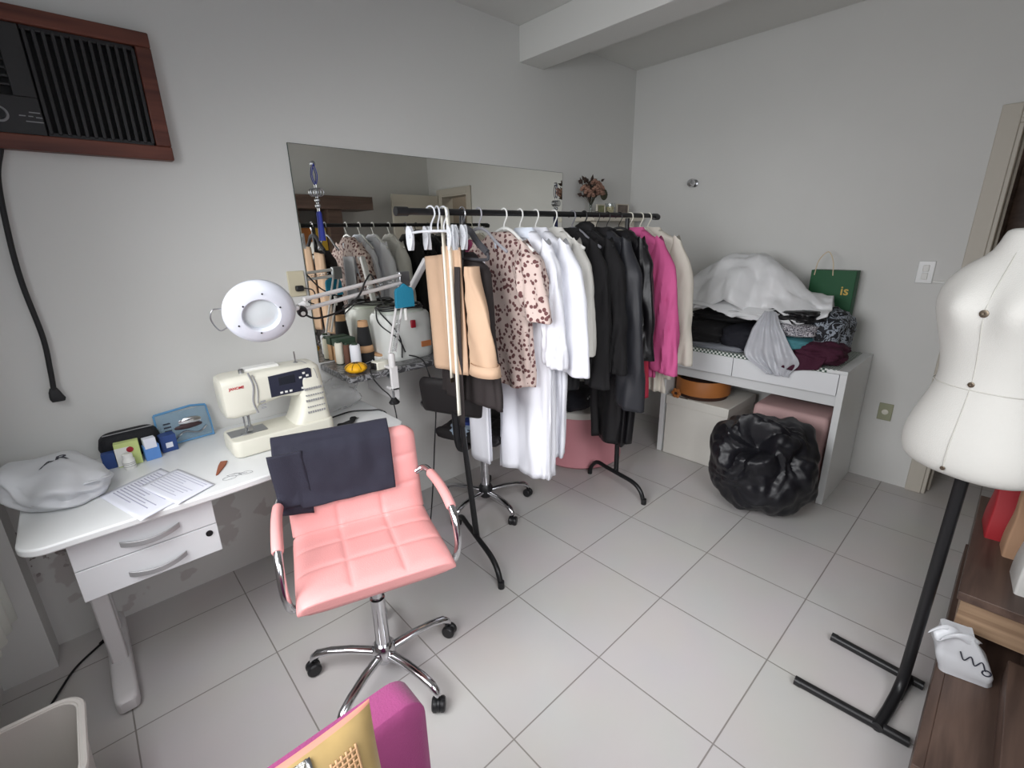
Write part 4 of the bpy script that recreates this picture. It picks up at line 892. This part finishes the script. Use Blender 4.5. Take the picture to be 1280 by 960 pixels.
hanger(1.565, 'charcoal velvet hanger carrying the beige jacket', M['grey_hang'], .15, 'velvet')
garment('dress', 'brown-black dress hanging inside the beige jacket', 'dress', 1.60, -.755, M['brown_blk'], .16, .215, .845, .030, None, 2, ztop=1.50, neck=.05, ripple=.006)
bj = thing('jacket', 'beige open jacket with dark lining on the charcoal hanger', 'jacket', (1.53, -.775, 1.50), 0, 'garments on the clothes rack')
def panel(y0, y1, z0, z1, sd, x0=0, dy=0):
    def f(u, v):
        w_ = .007*math.sin(u*8+sd+v*2); tz = z0+(z1-z0)*v
        return (x0-.012*math.sin(PI*u)-w_, y0+(y1-y0)*u+dy*v*(1 if y0 < 0 else 1), tz-.04*abs((y0+(y1-y0)*u))*(1-v)*2)
    return MB().grid(f, 16, 26)
panel(.065, .205, .0, -.51, 1).build('front_panel', M['beige'], bj, solid=.008, ang=80)
panel(-.085, .05, .03, -.50, 2, -.022).build('front_panel', M['beige'], bj, solid=.008, ang=80)
R = []
for k in range(15):
    u = k/14; z = -.05-.43*u; yc_ = -.125-.055*u
    R.append([(-.006+.03*math.sin(a)+.006*math.sin(3*a+6*u), yc_+(.022+.050*sm(u*1.6))*math.cos(a)+.004*math.sin(5*u*a), z) for a in [2*PI*i/28 for i in range(28)]])
sl_ = MB().loft(R, True, False).build('sleeve', M['beige'], bj, solid=.003, ang=80)
R = [[(-.006+r_*.6*math.sin(a), -.182+r_*math.cos(a), z) for a in [2*PI*i/28 for i in range(28)]] for z, r_ in ((-.435, .074), (-.48, .082))]
MB().loft(R, False, False).build('cuff', M['beige'], sl_, solid=.005)
st = tag(MB().grid(lambda u, v: (1.488+.02*v-.004*math.sin(v*5), -.87+.035*u+.055*v, 1.45-.70*v), 3, 24).build('belt', M['brown_blk'], solid=.004), 'long dark fabric belt hanging down in front of the beige jacket', 'belt')
hanger(1.650, 'grey plastic hanger holding the white trousers', mat('grey_plastic', (150, 150, 156), .4), .17)
wt = thing('trousers', 'white trousers hanging low beside the leopard print blouse', 'trousers', (1.72, -.655, 1.56), 0, 'garments on the clothes rack')
for dx, y0 in ((-.0, .0), (.03, .02)):
    def tf(u, v, dx=dx, y0=y0): return (dx-.012*math.sin(PI*u)-.004*math.sin(u*7+v*3), y0-.075+.15*u+.0*v, -.1-1.0*v)
    MB().grid(tf, 14, 30).build('trouser_leg', M['whitec'], wt, solid=.009, ang=80)
hanger(1.79, 'white plastic hanger inside the leopard print blouse', WHP, .18)
garment('blouse', 'pink and brown leopard print short sleeved blouse', 'blouse', 1.79, -.775, M['leopard'], .185, .185, .90, .036, (.36, .055, .075, .045), 4, neck=.055, ripple=.008, nb=5)
tag(MB().grid(lambda u, v: (1.752-.002*math.sin(u*5), -.795+.035*u, 1.545-.03*v-.01*abs(u-.5)), 4, 3).build('garment_label', M['ltblue'], solid=.001), 'pale blue garment label at the neck of the leopard blouse', 'label')
hanger(1.885, 'white hanger of the pale blue long coat', WHP, .18)
garment('coat', 'long pale blue white coat behind the leopard blouse', 'coat', 1.885, -.825, M['whitec'], .175, .175, .40, .042, (.58, .035, .06, .042), 5, collar=M['ltblue'], ripple=.012, hemslant=-.12)
hanger(1.985, 'white hanger of the short sleeved white lab coat', WHP, .19)
garment('coat', 'white coat with wide sleeve, second white garment after the leopard blouse', 'coat', 1.985, -.815, M['whitec'], .19, .17, .50, .042, (.63, .055, .085, .044), 6, collar=M['whitec'], ripple=.012)
hanger(2.11, 'white hanger of the off-white blouse', WHP, .19)
garment('blouse', 'off-white draped blouse next to the black jackets', 'blouse', 2.11, -.80, M['offwhite'], .18, .18, .98, .05, (.56, .03, .07, .045), 7, collar=M['offwhite'], ripple=.016, nb=9)
hanger(2.245, 'grey hanger of the charcoal jacket', mat('grey_plastic_2', (120, 120, 126), .4), .18)
garment('jacket', 'charcoal jacket, first of the dark garments on the rack', 'jacket', 2.245, -.79, M['black_c'], .18, .17, .84, .05, (.76, .03, .075, .048), 8, collar=M['black_c'])
hanger(2.335, 'black hanger of the hooded jacket', M['black_pl'], .19)
garment('jacket', 'black hooded jacket in the middle of the dark garments', 'jacket', 2.345, -.80, M['black_c'], .19, .17, .86, .05, (.70, .05, .07, .048), 9, collar=M['black_c'])
MB_h = MB().ball((0, 0, 0), (.04, .06, .036), 3, 1, lambda p, q: crumple(p, q, .2, 2.5, 4)); hd = MB_h.build('hood', M['black_c'], [o for o in C.objects if o.get('label', '').startswith('black hooded')][0]); hd.location = (0, 0, .01)
hanger(2.44, 'black wire hanger of the dark satin coat', M['black_pl'], .19, 'wire')
garment('coat', 'dark satin coat with wide grey cuff right of the hooded jacket', 'coat', 2.455, -.82, M['grey_c'], .19, .15, .80, .05, (.92, .055, .085, .05), 10, collar=M['black_c'])
hanger(2.53, 'black wire hanger of the long black dress', M['black_pl'], .19, 'wire')
garment('dress', 'long glossy black dress reaching lowest on the rack', 'dress', 2.555, -.87, M['black_s'], .17, .125, .375, .045, (.66, .03, .06, .045), 11)
hanger(2.64, 'black wire hanger of the crimson skirt', M['black_pl'], .17, 'wire')
garment('skirt', 'crimson skirt hem showing below the pink blouse', 'skirt', 2.665, -.88, M['redc'], .13, .13, .64, .03, None, 12, ztop=1.48)
hanger(2.745, 'cream plastic hanger of the pink blouse', M['cream_pl'], .19)
garment('blouse', 'rose pink long sleeved blouse near the right end of the rack', 'blouse', 2.755, -.83, M['pinkc'], .19, .19, .76, .04, (.78, .07, .085, .045), 13, collar=M['pinkc'])
hanger(2.85, 'cream plastic hanger of the cream skirt', M['cream_pl'], .17)
garment('skirt', 'cream skirt hanging below the sleeve of the cream coat', 'skirt', 2.855, -.89, M['cream'], .12, .13, .64, .03, None, 14, ztop=1.48)
hanger(2.935, 'cream plastic hanger of the cream coat at the right end', M['cream_pl'], .2)
garment('coat', 'cream wool coat, last garment at the right end of the rack', 'coat', 2.945, -.82, M['cream'], .2, .19, .70, .042, (.76, .065, .075, .046), 15, collar=M['cream'])

# ------------------------------------------------------------------ pouf and small things behind the rack
pf = thing('pouf', 'pink round tub stool with white padded lid on the floor behind the rack', 'pouf', (2.90, -.34, 0))
MB().lathe([(.0, 0), (.29, 0), (.315, .02), (.31, .06), (.275, .19), (.262, .32), (.262, .36), (0, .36)], 48).build('tub', M['pinktub'], pf)
MB().lathe([(0, .36), (.268, .36), (.275, .375), (.272, .405), (.25, .42), (0, .425)], 48).build('lid', M['offwhite'], pf)
hb_ = thing('black_bag', 'black fabric bag with silver studs lying on the pink pouf', 'bag', (2.76, -.42, .424), .4)
MB().ball((0, 0, .075), (.19, .12, .08), 4, .75, lambda p, q: crumple(p, q, .12, 2.4, 6), flat=-.073).build('bag_body', mat('black_fabric', (24, 24, 32), .85, bump=.2, bscale=150), hb_)
mb = MB()
for x in (-.10, -.06): mb.ball((x, -.115, .10), (.008, .005, .008), 2)
mb.build('stud', M['steel'], hb_)

# items on the black swivel chair
cp = thing('plastic_packet', 'blue and clear plastic packet on the seat of the black swivel chair', 'packet', (1.83, -.40, .512), .6)
MB().ball((0, 0, .03), (.12, .08, .03), 4, .7, lambda p, q: crumple(p, q, .15, 2.5, 12), flat=-.028).build('film', mat('pale_blue_film', (186, 206, 226), .2, trans=.2), cp)
MB().box(-.06, .02, -.05, .01, .05, .075).build('blue_insert', mat('royal_blue', (34, 56, 130), .5), cp, bevel=.004)

# ------------------------------------------------------------------ white vanity with the heap of clothes
VX0, VX1, VY0, VY1, VZ = 3.345, 3.915, -1.835, -.74, .82
vn = thing('vanity_desk', 'white vanity desk with two drawers against the far wall', 'desk', (VX0, VY0, 0))
LX, LY = VX1-VX0, VY1-VY0
MB().box(0, LX, 0, LY, VZ-.02, VZ).build('desk_top', M['white_lam'], vn, bevel=.002)
for y0 in (0, LY-.035): MB().box(0, LX, y0, y0+.035, 0, VZ-.02).build('side_panel', M['white_lam'], vn, bevel=.002)
MB().box(.05, .068, .035, LY-.035, .60, VZ-.02).build('apron', M['white_lam'], vn)
for y0, y1 in ((.038, LY*.56-.002), (LY*.56+.002, LY-.038)): MB().box(.0, .045, y0, y1, VZ-.145, VZ-.022).build('drawer', M['white_edge'], vn, bevel=.002)
MB().box(.3, .32, .035, LY-.035, .52, .70).build('modesty_panel', M['white_lam'], vn)
tc_ = tag(MB().slab(rrect(VX0-.001, VX1-.02, VY0+.05, VY1-.01, .01), VZ, VZ+.003).box(VX0-.0035, VX0-.0005, VY0+.10, VY1-.01, VZ-.022, VZ+.003).build('table_runner', M['houndstooth']), 'green and white checked cloth covering the white vanity top', 'cloth')
Z0 = VZ+.003
def slabcloth(name, lab, cat, x, y, z, d_, m, seed, e=.55, amp=.10, rz=0, fr=2.2, grp=None, layers=3):
    t = thing(name, lab, cat, (x, y, z), rz, grp)
    def f(p, q):
        p = crumple(p, q, amp, fr, seed); p.x *= 1+.02*math.sin(p.z/d_[2]*layers*PI+seed); p.y *= 1+.02*math.sin(p.z/d_[2]*layers*PI+seed); return p
    MB().ball((0, 0, d_[2]*.97), d_, 5, e, f, flat=-d_[2]*.96).build('cloth', m, t, ang=70); return t
slabcloth('folded_clothes', 'black folded clothes stack under the white garment cover, at the left of the vanity', 'clothes', 3.58, -.92, Z0, (.19, .19, .085), M['black_c'], 1, grp=None)
slabcloth('folded_clothes', 'black folded clothes bundle in the middle of the vanity top', 'clothes', 3.56, -1.225, Z0, (.175, .135, .082), mat('blue_black_cloth', (24, 25, 34), .8, bump=.2, bscale=80), 2)
slabcloth('folded_clothes', 'black garment lying on top of the left black stack', 'clothes', 3.64, -1.03, Z0+.158, (.16, .2, .035), M['black_c'], 3)
pk = slabcloth('plastic_packet', 'flat grey plastic-wrapped garment at the front edge of the vanity', 'packet', 3.425, -1.08, Z0, (.06, .17, .018), mat('clear_grey_film', (150, 154, 162), .15, trans=.2), 4, .5)
slabcloth('folded_clothes', 'grey and purple printed garment folded at the bottom right of the heap', 'clothes', 3.56, -1.56, Z0, (.17, .14, .07), M['greyp'], 5)
slabcloth('folded_clothes', 'teal folded garment poking out under the black and white print', 'clothes', 3.47, -1.53, Z0+.07, (.12, .10, .035), M['tealc'], 6)
slabcloth('folded_clothes', 'black and white swirl print garment folded on the right of the heap', 'clothes', 3.52, -1.50, Z0+.138, (.15, .135, .04), M['zebra'], 7)
slabcloth('folded_clothes', 'dark floral jacket draped over the right side of the heap', 'clothes', 3.62, -1.66, Z0+.02, (.17, .10, .135), M['floral'], 8, .7, .16)
slabcloth('folded_clothes', 'black glossy garment on top of the heap beside the green bag', 'clothes', 3.56, -1.50, Z0+.215, (.15, .16, .04), M['black_s'], 9, .7, .2)
bg_ = slabcloth('folded_clothes', 'burgundy cloth lying over the front right corner of the vanity', 'clothes', 3.46, -1.66, Z0, (.115, .125, .065), M['burg'], 10, .7, .22)
MB().grid(lambda u, v: (-.105-.035*math.sin(PI*v*.5)-.008*math.sin(u*9), .13-.20*u+.03*v, .06-.10*v*(1-.5*abs(u-.35))), 16, 10).build('hanging_corner', M['burg'], bg_, solid=.006)
# big translucent cover
gc = thing('garment_cover', 'large white translucent garment cover billowing over the heap on the vanity', 'garment cover', (3.62, -1.17, Z0+.26))
def cover(u, v):
    # u runs along the desk (left to right), v from the back edge over the ridge to the front edge
    y = .46-.94*u+.02*math.sin(v*5)
    hgt = (.15+.19*sm(u*2.4))*(1-.78*sm((u-.45)/.55))+.03
    q = Vector((y*3.2, v*1.7, u*.6)); c_ = creased(q, 1.0, 7, 1, .2)
    rad = math.sin(math.atan2(v-.25, u-.45)*7+2*nz(u*2, v*2, 1))*.012*sm(2*math.hypot(u-.45, v-.3))
    fold = .046*c_+.018*creased(Vector((y*6, v*3.4, 2)), 1.2, 7, 0, .3)+rad
    a = PI*(.02+.93*v); xr = .20*(1-.35*sm((u-.6)/.4))
    x = xr*math.cos(a)*1.02+fold*math.cos(a)*.9
    z = -.03+hgt*max(0, math.sin(a))**.7+fold*(.25+.75*math.sin(a))
    if v > .86: z -= .06*(v-.86)/.14*tri(u*3.3+.2); x -= .05*(v-.86)/.14*tri(u*2.3)
    return (x, y, z)
MB().grid(cover, 110, 60).build('cover', M['tvinyl'], gc, solid=.003, ang=28)
def wing(u, v):
    y = .30-.62*u; c_ = creased(Vector((u*2.4, v*1.6, .4)), 1.1, 6, 2, .2)
    return (-.15-.075*math.sin(PI*v*.7)+.025*c_, y+.03*math.sin(v*6), .075-.05*u-.105*v*(.6+.4*tri(u*2.1+.1))+.028*c_)
MB().grid(wing, 50, 20).build('loose_flap', M['tvinyl'], gc, solid=.003, ang=28)
def tail(u, v):
    w_ = .035+.115*sm(v*1.7)*(1-.78*sm((v-.62)/.38)); y = -.20+(.5-u)*2*w_-.13*v
    c_ = creased(Vector((u*1.6, v*1.2, 2.0)), 1.3, 6, 3, .2)
    xx = -.19-.10*sm(v*3.4); zz = .015-.17*sm(v*2.0)-.26*max(0, v-.28)
    if v > .3: xx = min(xx, -.287)
    return (xx-.018*abs(c_)-.012*math.sin(u*PI*5+v*2)**2, y, zz)
MB().grid(tail, 40, 50).build('hanging_tail', M['sheer'], gc, solid=.0025, ang=35)
def roll(p, q): return p*(1+.22*creased(q, 1.2, 6, 2))
MB().ball((-.18, -.07, -.015), (.05, .15, .028), 4, .9, roll).build('rolled_edge', M['tvinyl'], gc)
gbg = thing('gift_bag', 'green paper gift bag with rope handle against the wall behind the heap', 'paper bag', (3.84, -1.575, Z0), 0)
MB().slab(rrect(-.045, .045, -.12, .12, .004), 0, .50).build('paper', M['green_bag'], gbg, bevel=.001)
MB().tube(catmull([(-.046, .10, .47), (-.047, .09, .55), (-.03, .065, .60), (-.03, .04, .605), (-.046, .01, .55), (-.046, .0, .47)], 7), .003, 8).build('rope_handle', M['rope'], gbg)
text('gold_print', 'is', .075, M['gold_print'], gbg, frame((-.046, -.075, .38), (0, -1, 0), (0, 0, 1)), bold=.001)

# under the vanity
wx = thing('storage_box', 'white lidded storage box under the left half of the vanity', 'storage box', (3.57, -1.015, 0))
MB().box(-.225, .225, -.215, .225, 0, .40).build('box_body', M['box_w'], wx, bevel=.003)
MB().box(-.23, .23, -.22, .23, .385, .45).build('lid', M['box_w'], wx, bevel=.004)
hx = thing('hat_box', 'camel leather round box with dark fringe on the white storage box', 'hat box', (3.525, -.965, .45))
MB().lathe([(0, .0), (.165, 0), (.172, .02), (.168, .03)], 44).build('fringe_base', M['brown_d'], hx)
MB().lathe([(.168, .022), (.182, .03), (.184, .125), (.178, .135), (.172, .125), (.17, .05), (0, .05)], 44).build('leather_side', M['camel'], hx)
MB().lathe([(0, .051), (.168, .051), (.168, .10), (.15, .118), (0, .13)], 40).build('dark_lining', M['brown_d'], hx)
fw = thing('leather_flower', 'small camel leather flower charm at the front edge of the storage box', 'charm', (3.345, -.86, .4502))
mb = MB()
for k in range(6): a = 2*PI*k/6; mb.ball((-.004, .022*math.cos(a), .028+.022*math.sin(a)), (.008, .016, .016), 2)
mb.build('petal', M['camel'], fw)
MB().ball((-.008, 0, .028), (.01, .011, .011), 2).build('center', M['brown_d'], fw)
MB().tube([(0, -.01, .005), (-.008, -.09, .005)], .003, 6).build('stem', M['brown_d'], fw)
om = thing('ottoman', 'dusty pink velour ottoman box under the right half of the vanity', 'ottoman', (3.62, -1.57, 0))
R = []
for z, k in ((0, .96), (.02, 1), (.47, 1), (.5, .985), (.515, .93)): R.append([(x*k, y*k, z) for x, y in rrect(-.23, .2, -.21, .21, .03, 5)])
MB().loft(R).build('upholstery', M['pinkbeige'], om, ang=60)

# black rubbish bag
bb = thing('bin_bag', 'full black bin bag gathered at the top in front of the vanity', 'bin bag', (3.07, -1.565, 0), .3)
def binf(p, q):
    top = Vector((-.70, .16, .70)).normalized(); c_ = max(-1, min(1, q.dot(top))); th_ = math.acos(c_)
    u_ = top.cross(Vector((0, 1, .3))).normalized(); w_ = top.cross(u_); ph = math.atan2(q.dot(w_), q.dot(u_))
    sw = ph+1.3*th_+.9*nz(q.x*2, q.y*2, q.z*2)                       # the pleats swirl round the twisted mouth
    pleat = (tri(sw*6/(2*PI))-.5)*.085*math.exp(-((th_-.45)/.30)**2)+(tri(sw*13/(2*PI))-.5)*.05*math.exp(-((th_-.6)/.4)**2)
    rim = .10*math.exp(-((th_-.42)/.12)**2)*(1+.8*math.sin(ph*2+.6)); dent = -.34*math.exp(-(th_/.27)**2)
    low = sm((.35-q.z)*1.6)
    big = .12*nz(q.x*1.4+2, q.y*1.4, q.z*1.4)
    w2 = nz(q.x*1.5+9, q.y*1.5, q.z*1.5)
    folds = .045*creased(q, 1.15, 9, 4, .3)+.034*creased(q, 2.5, 9, 1, .4)+.035*(tri(q.z*4.2+2.2*w2+.5*q.y)-.5)*low*max(0, -q.x)*1.2
    k = 1.0+pleat+dent+rim+big+folds
    p = p*k
    p.x += .04*max(0, -.2-q.z); return p
MB().ball((0, 0, .275), (.262, .285, .295), 6, .85, binf, flat=-.268).build('film', M['binbag'], bb, ang=32)
MB().ball((.17, -.2, .02), (.02, .02, .016), 2).build('corner_tip', M['binbag'], bb)

# ------------------------------------------------------------------ dress form
df = thing('dress_form', 'cream canvas dress form torso on a black pole stand at the right edge', 'dress form', (2.17, -2.385, 0), math.radians(-112))
rings = [(.872, .100, .075, .075, 0), (.878, .135, .098, .098, 0), (.895, .158, .115, .118, 0), (.93, .168, .122, .128, 0), (.98, .167, .12, .125, 0), (1.04, .150, .108, .108, 0), (1.10, .127, .098, .094, 0), (1.15, .115, .092, .088, 0), (1.20, .119, .096, .088, 0), (1.27, .138, .110, .09, 0), (1.32, .153, .128, .092, 0), (1.355, .160, .132, .092, 0), (1.39, .160, .118, .09, 0), (1.42, .150, .100, .084, 0), (1.45, .128, .082, .075, 0), (1.475, .095, .068, .066, 0), (1.495, .066, .058, .058, 0), (1.54, .054, .05, .05, 0), (1.555, .048, .046, .046, 0)]
R = []
for z, w_, f_, b_, _ in rings:
    ring = []
    for i in range(64):
        a = 2*PI*i/64; x = w_*sp(math.cos(a), .92); y = (-f_ if math.sin(a) < 0 else b_)*abs(math.sin(a))**.92
        bust = math.exp(-((z-1.355)/.05)**2)*max(0, -math.sin(a))*(math.exp(-((x-.065)/.04)**2)+math.exp(-((x+.065)/.04)**2)-.45*math.exp(-(x/.03)**2)); y -= .022*bust
        ring.append((x, y, z))
    R.append(ring)
tr_ = MB().loft(R).build('torso', M['canvas'], df, ang=75, sub=1)
def front(z):
    for i in range(len(rings)-1):
        if rings[i][0] <= z <= rings[i+1][0]:
            k = (z-rings[i][0])/(rings[i+1][0]-rings[i][0]); return -(rings[i][2]+(rings[i+1][2]-rings[i][2])*k)
    return -.05
seam = mat('seam_thread', (182, 181, 174), .9)
MB().tube([(0, front(z)-.0002+.0068*math.exp(-((z-1.355)/.05)**2), z) for z in [.895+.02*i for i in range(31)]], .0016, 6).build('center_seam', seam, tr_)
wz = 1.135; MB().tube([(.1245*sp(math.cos(a), .92), (-.0945 if math.sin(a) < 0 else .0895)*abs(math.sin(a))**.92, wz) for a in [2*PI*i/48 for i in range(49)]], .0016, 6).build('waist_seam', seam, tr_)
for z, r_ in ((.905, .006), (1.15, .0075), (1.345, .010)):
    MB().lathe([(0, 0), (r_, 0), (r_, .003), (r_*.5, .004), (0, .003)], 18, (0, front(z)-.0012+.0068*math.exp(-((z-1.355)/.05)**2), z), RX).build('snap', M['brass_d'], tr_)
inv = Matrix.Rotation(math.radians(112), 4, 'Z') @ Matrix.Translation((-2.17, 2.385, 0))
def Ld(*p): return [inv @ Vector(q) for q in p]
MB().tube(Ld((2.17, -2.385, .90), (2.17, -2.385, .10), (2.165, -2.384, .06), (2.13, -2.38, .028), (2.05, -2.372, .02), (1.955, -2.36, .02)), .0165, 16).build('pole', M['black_metal'], df)
for a, b in (((1.957, -2.12, .016), (1.973, -2.44, .016)), ((2.27, -2.155, .016), (2.252, -2.44, .016))):
    fb = MB().tube(Ld(a, b), .0155, 14).build('foot_bar', M['black_metal'], df)
    MB().tube(Ld(a, (a[0], a[1]-.02, a[2])), .0163, 14).build('end_cap', M['black_pl'], fb)
MB().tube(Ld((2.255, -2.40, .02), (2.13, -2.385, .024)), .014, 12).build('cross_bar', M['black_metal'], df)

# ------------------------------------------------------------------ dark wood media unit along the rear wall
tv = thing('media_unit', 'long dark walnut media unit with raised oak-fronted block at the right edge', 'media unit', (.9, -2.97, 0))
def T(x0, x1, y0, y1, z0, z1): return (x0-.9, x1-.9, y0+2.97, y1+2.97, z0, z1)
MB().box(*T(1.75, 3.12, -2.96, -2.475, .13, .165)).build('base_shelf', wood_dark, tv, bevel=.002)
MB().box(*T(1.75, 3.12, -2.475, -2.45, .05, .167)).build('front_rail', wood_dark, tv, bevel=.002)
MB().box(*T(1.80, 3.1, -2.9, -2.52, 0, .13)).build('plinth', M['black_pl'], tv)
MB().box(*T(2.27, 3.12, -2.96, -2.45, .39, .42)).build('block_top', wood_dark, tv, bevel=.002)
MB().box(*T(2.29, 3.10, -2.64, -2.462, .275, .39)).build('block_end', wood_light, tv, bevel=.002)
MB().box(*T(2.27, 3.12, -2.95, -2.64, .165, .39)).build('block_body', wood_dark, tv, bevel=.002)
MB().box(*T(1.75, 2.27, -2.96, -2.60, .165, .25)).build('rear_step', wood_dark, tv, bevel=.003)
MB().box(*T(1.75, 2.27, -2.96, -2.66, .25, .265)).build('step_top', mat('smoked_glass', (28, 26, 26), .15), tv)
MB().box(*T(2.08, 2.16, -2.97, -2.64, .42-.02, 1.87)).build('column', wood_dark, tv, bevel=.003)
MB().box(*T(2.45, 2.6, -2.97, -2.64, .42, 1.87)).build('column', wood_dark, tv, bevel=.003)
MB().box(*T(1.7, 2.93, -2.97, -2.58, 1.87, 2.0)).build('overhead_shelf', wood_dark, tv, bevel=.003)
MB().box(*T(1.7, 2.45, -2.97, -2.70, 1.33, 1.36)).build('middle_shelf', wood_dark, tv, bevel=.003)
k_ = thing('picture_board', 'orange abstract board standing on the media unit, seen in the mirror', 'picture', (2.235, -2.73, 1.36)); MB().box(-.06, .06, -.01, .01, 0, .33).build('board', M['orange'], k_, bevel=.002); MB().box(-.066, .066, .0, .008, -.0, .336).build('edge', M['brown_d'], k_)
k_ = thing('picture_board', 'mustard yellow board beside the orange one, seen in the mirror', 'picture', (2.375, -2.73, 1.36)); MB().box(-.065, .065, -.01, .01, 0, .33).build('board', M['yellowb'], k_, bevel=.002); MB().box(-.071, .071, .0, .008, -.0, .336).build('edge', M['brown_d'], k_)

# bags on the media unit
b1 = thing('plastic_bag', 'thin white printed plastic bag slumped on the low shelf of the media unit', 'plastic bag', (2.235, -2.515, .167), math.radians(10))
R = []
for k in range(19):
    u = k/18; z = .165*u; kx = 1-.35*u; ky = 1-.45*sm((u-.45)/.55); ring = []
    for px, py in rrect(-.05, .05, -.068, .068, .02, 6):
        q = Vector((px*9, py*9, z*9)); c_ = creased(q, 1.1, 8, 3, .3)
        ring.append((px*kx*(1+.16*c_)-.035*u, py*ky*(1+.14*c_)+.05*u, z+.012*nz(px*20, py*20, u*3)*u))
    R.append(ring)
film = MB().loft(R).build('bag_film', M['bagfilm'], b1, ang=35)
def ear(u, v): return (-.05-.03*v+.012*math.sin(u*7), .02+.08*v+(.5-u)*.06*(1-.3*v), .145+.025*math.sin(PI*v)+.01*math.sin(u*9))
MB().grid(ear, 12, 12).build('bag_handle', M['bagfilm'], b1, solid=.003)
mb = MB()
rz_ = random.Random(3)
P = [(-.064, .035-.013*i, .098+.012*(-1)**i-.003*i) for i in range(6)]
mb.tube(catmull(P, 5), .0018, 6)
mb.tube([(-.059, -.035+.010*math.cos(a), .062+.010*math.sin(a)) for a in [2*PI*i/14 for i in range(15)]], .0022, 6)
mb.build('bag_print', M['ink'], b1)
def gbag(name, lab, x, y, z, sx, sy, h, rz, m, extra=None):
    t = thing(name, lab, 'bag', (x, y, z), rz)
    R = []
    for k in range(11):
        u = k/10; s_ = 1-.10*u+.02*math.sin(u*9)
        R.append([(px*(1-.62*sm(u*1.15-.1))+.010*creased(Vector((py*9, u*1.6, x)), 1.2, 6, 1, .3)*u, py*s_, h*u+.012*math.sin(py*30)*u**4) for px, py in rrect(-sx/2, sx/2, -sy/2, sy/2, .008, 3)])
    MB().loft(R).build('paper', m, t, ang=50)
    if extra: extra(t)
    return t
gbag('paper_bag', 'red paper carrier bag on the media unit just behind the dress form', 2.80, -2.535, .42, .16, .12, .26, .1, M['redbag'])
gbag('paper_bag', 'brown kraft paper bag between the red bag and the white bag', 2.665, -2.615, .42, .10, .17, .27, .1, M['kraft'])
def wext(t): MB().tube(catmull([(-.02, .03, .26), (-.06, .045, .30), (-.09, .05, .27), (-.06, .055, .245)], 6), .007, 8, .5).build('tied_handle', M['bagfilm'], t)
gbag('plastic_bag', 'tall glossy white carrier bag nearest on the raised block of the media unit', 2.46, -2.655, .42, .15, .18, .30, .1, M['white_pl'], wext)

# curtain gathered at the window, its lower corner just in view
cur = tag(MB().grid(lambda u, v: (.016+.006*math.sin(u*26)-.03*u, -.535-.22*u, .50+1.8*v), 40, 12).build('curtain', mat('pale_green_curtain', (206, 212, 204), .85), solid=.004, ang=80), 'pale curtain gathered at the window in the left corner', 'curtain')
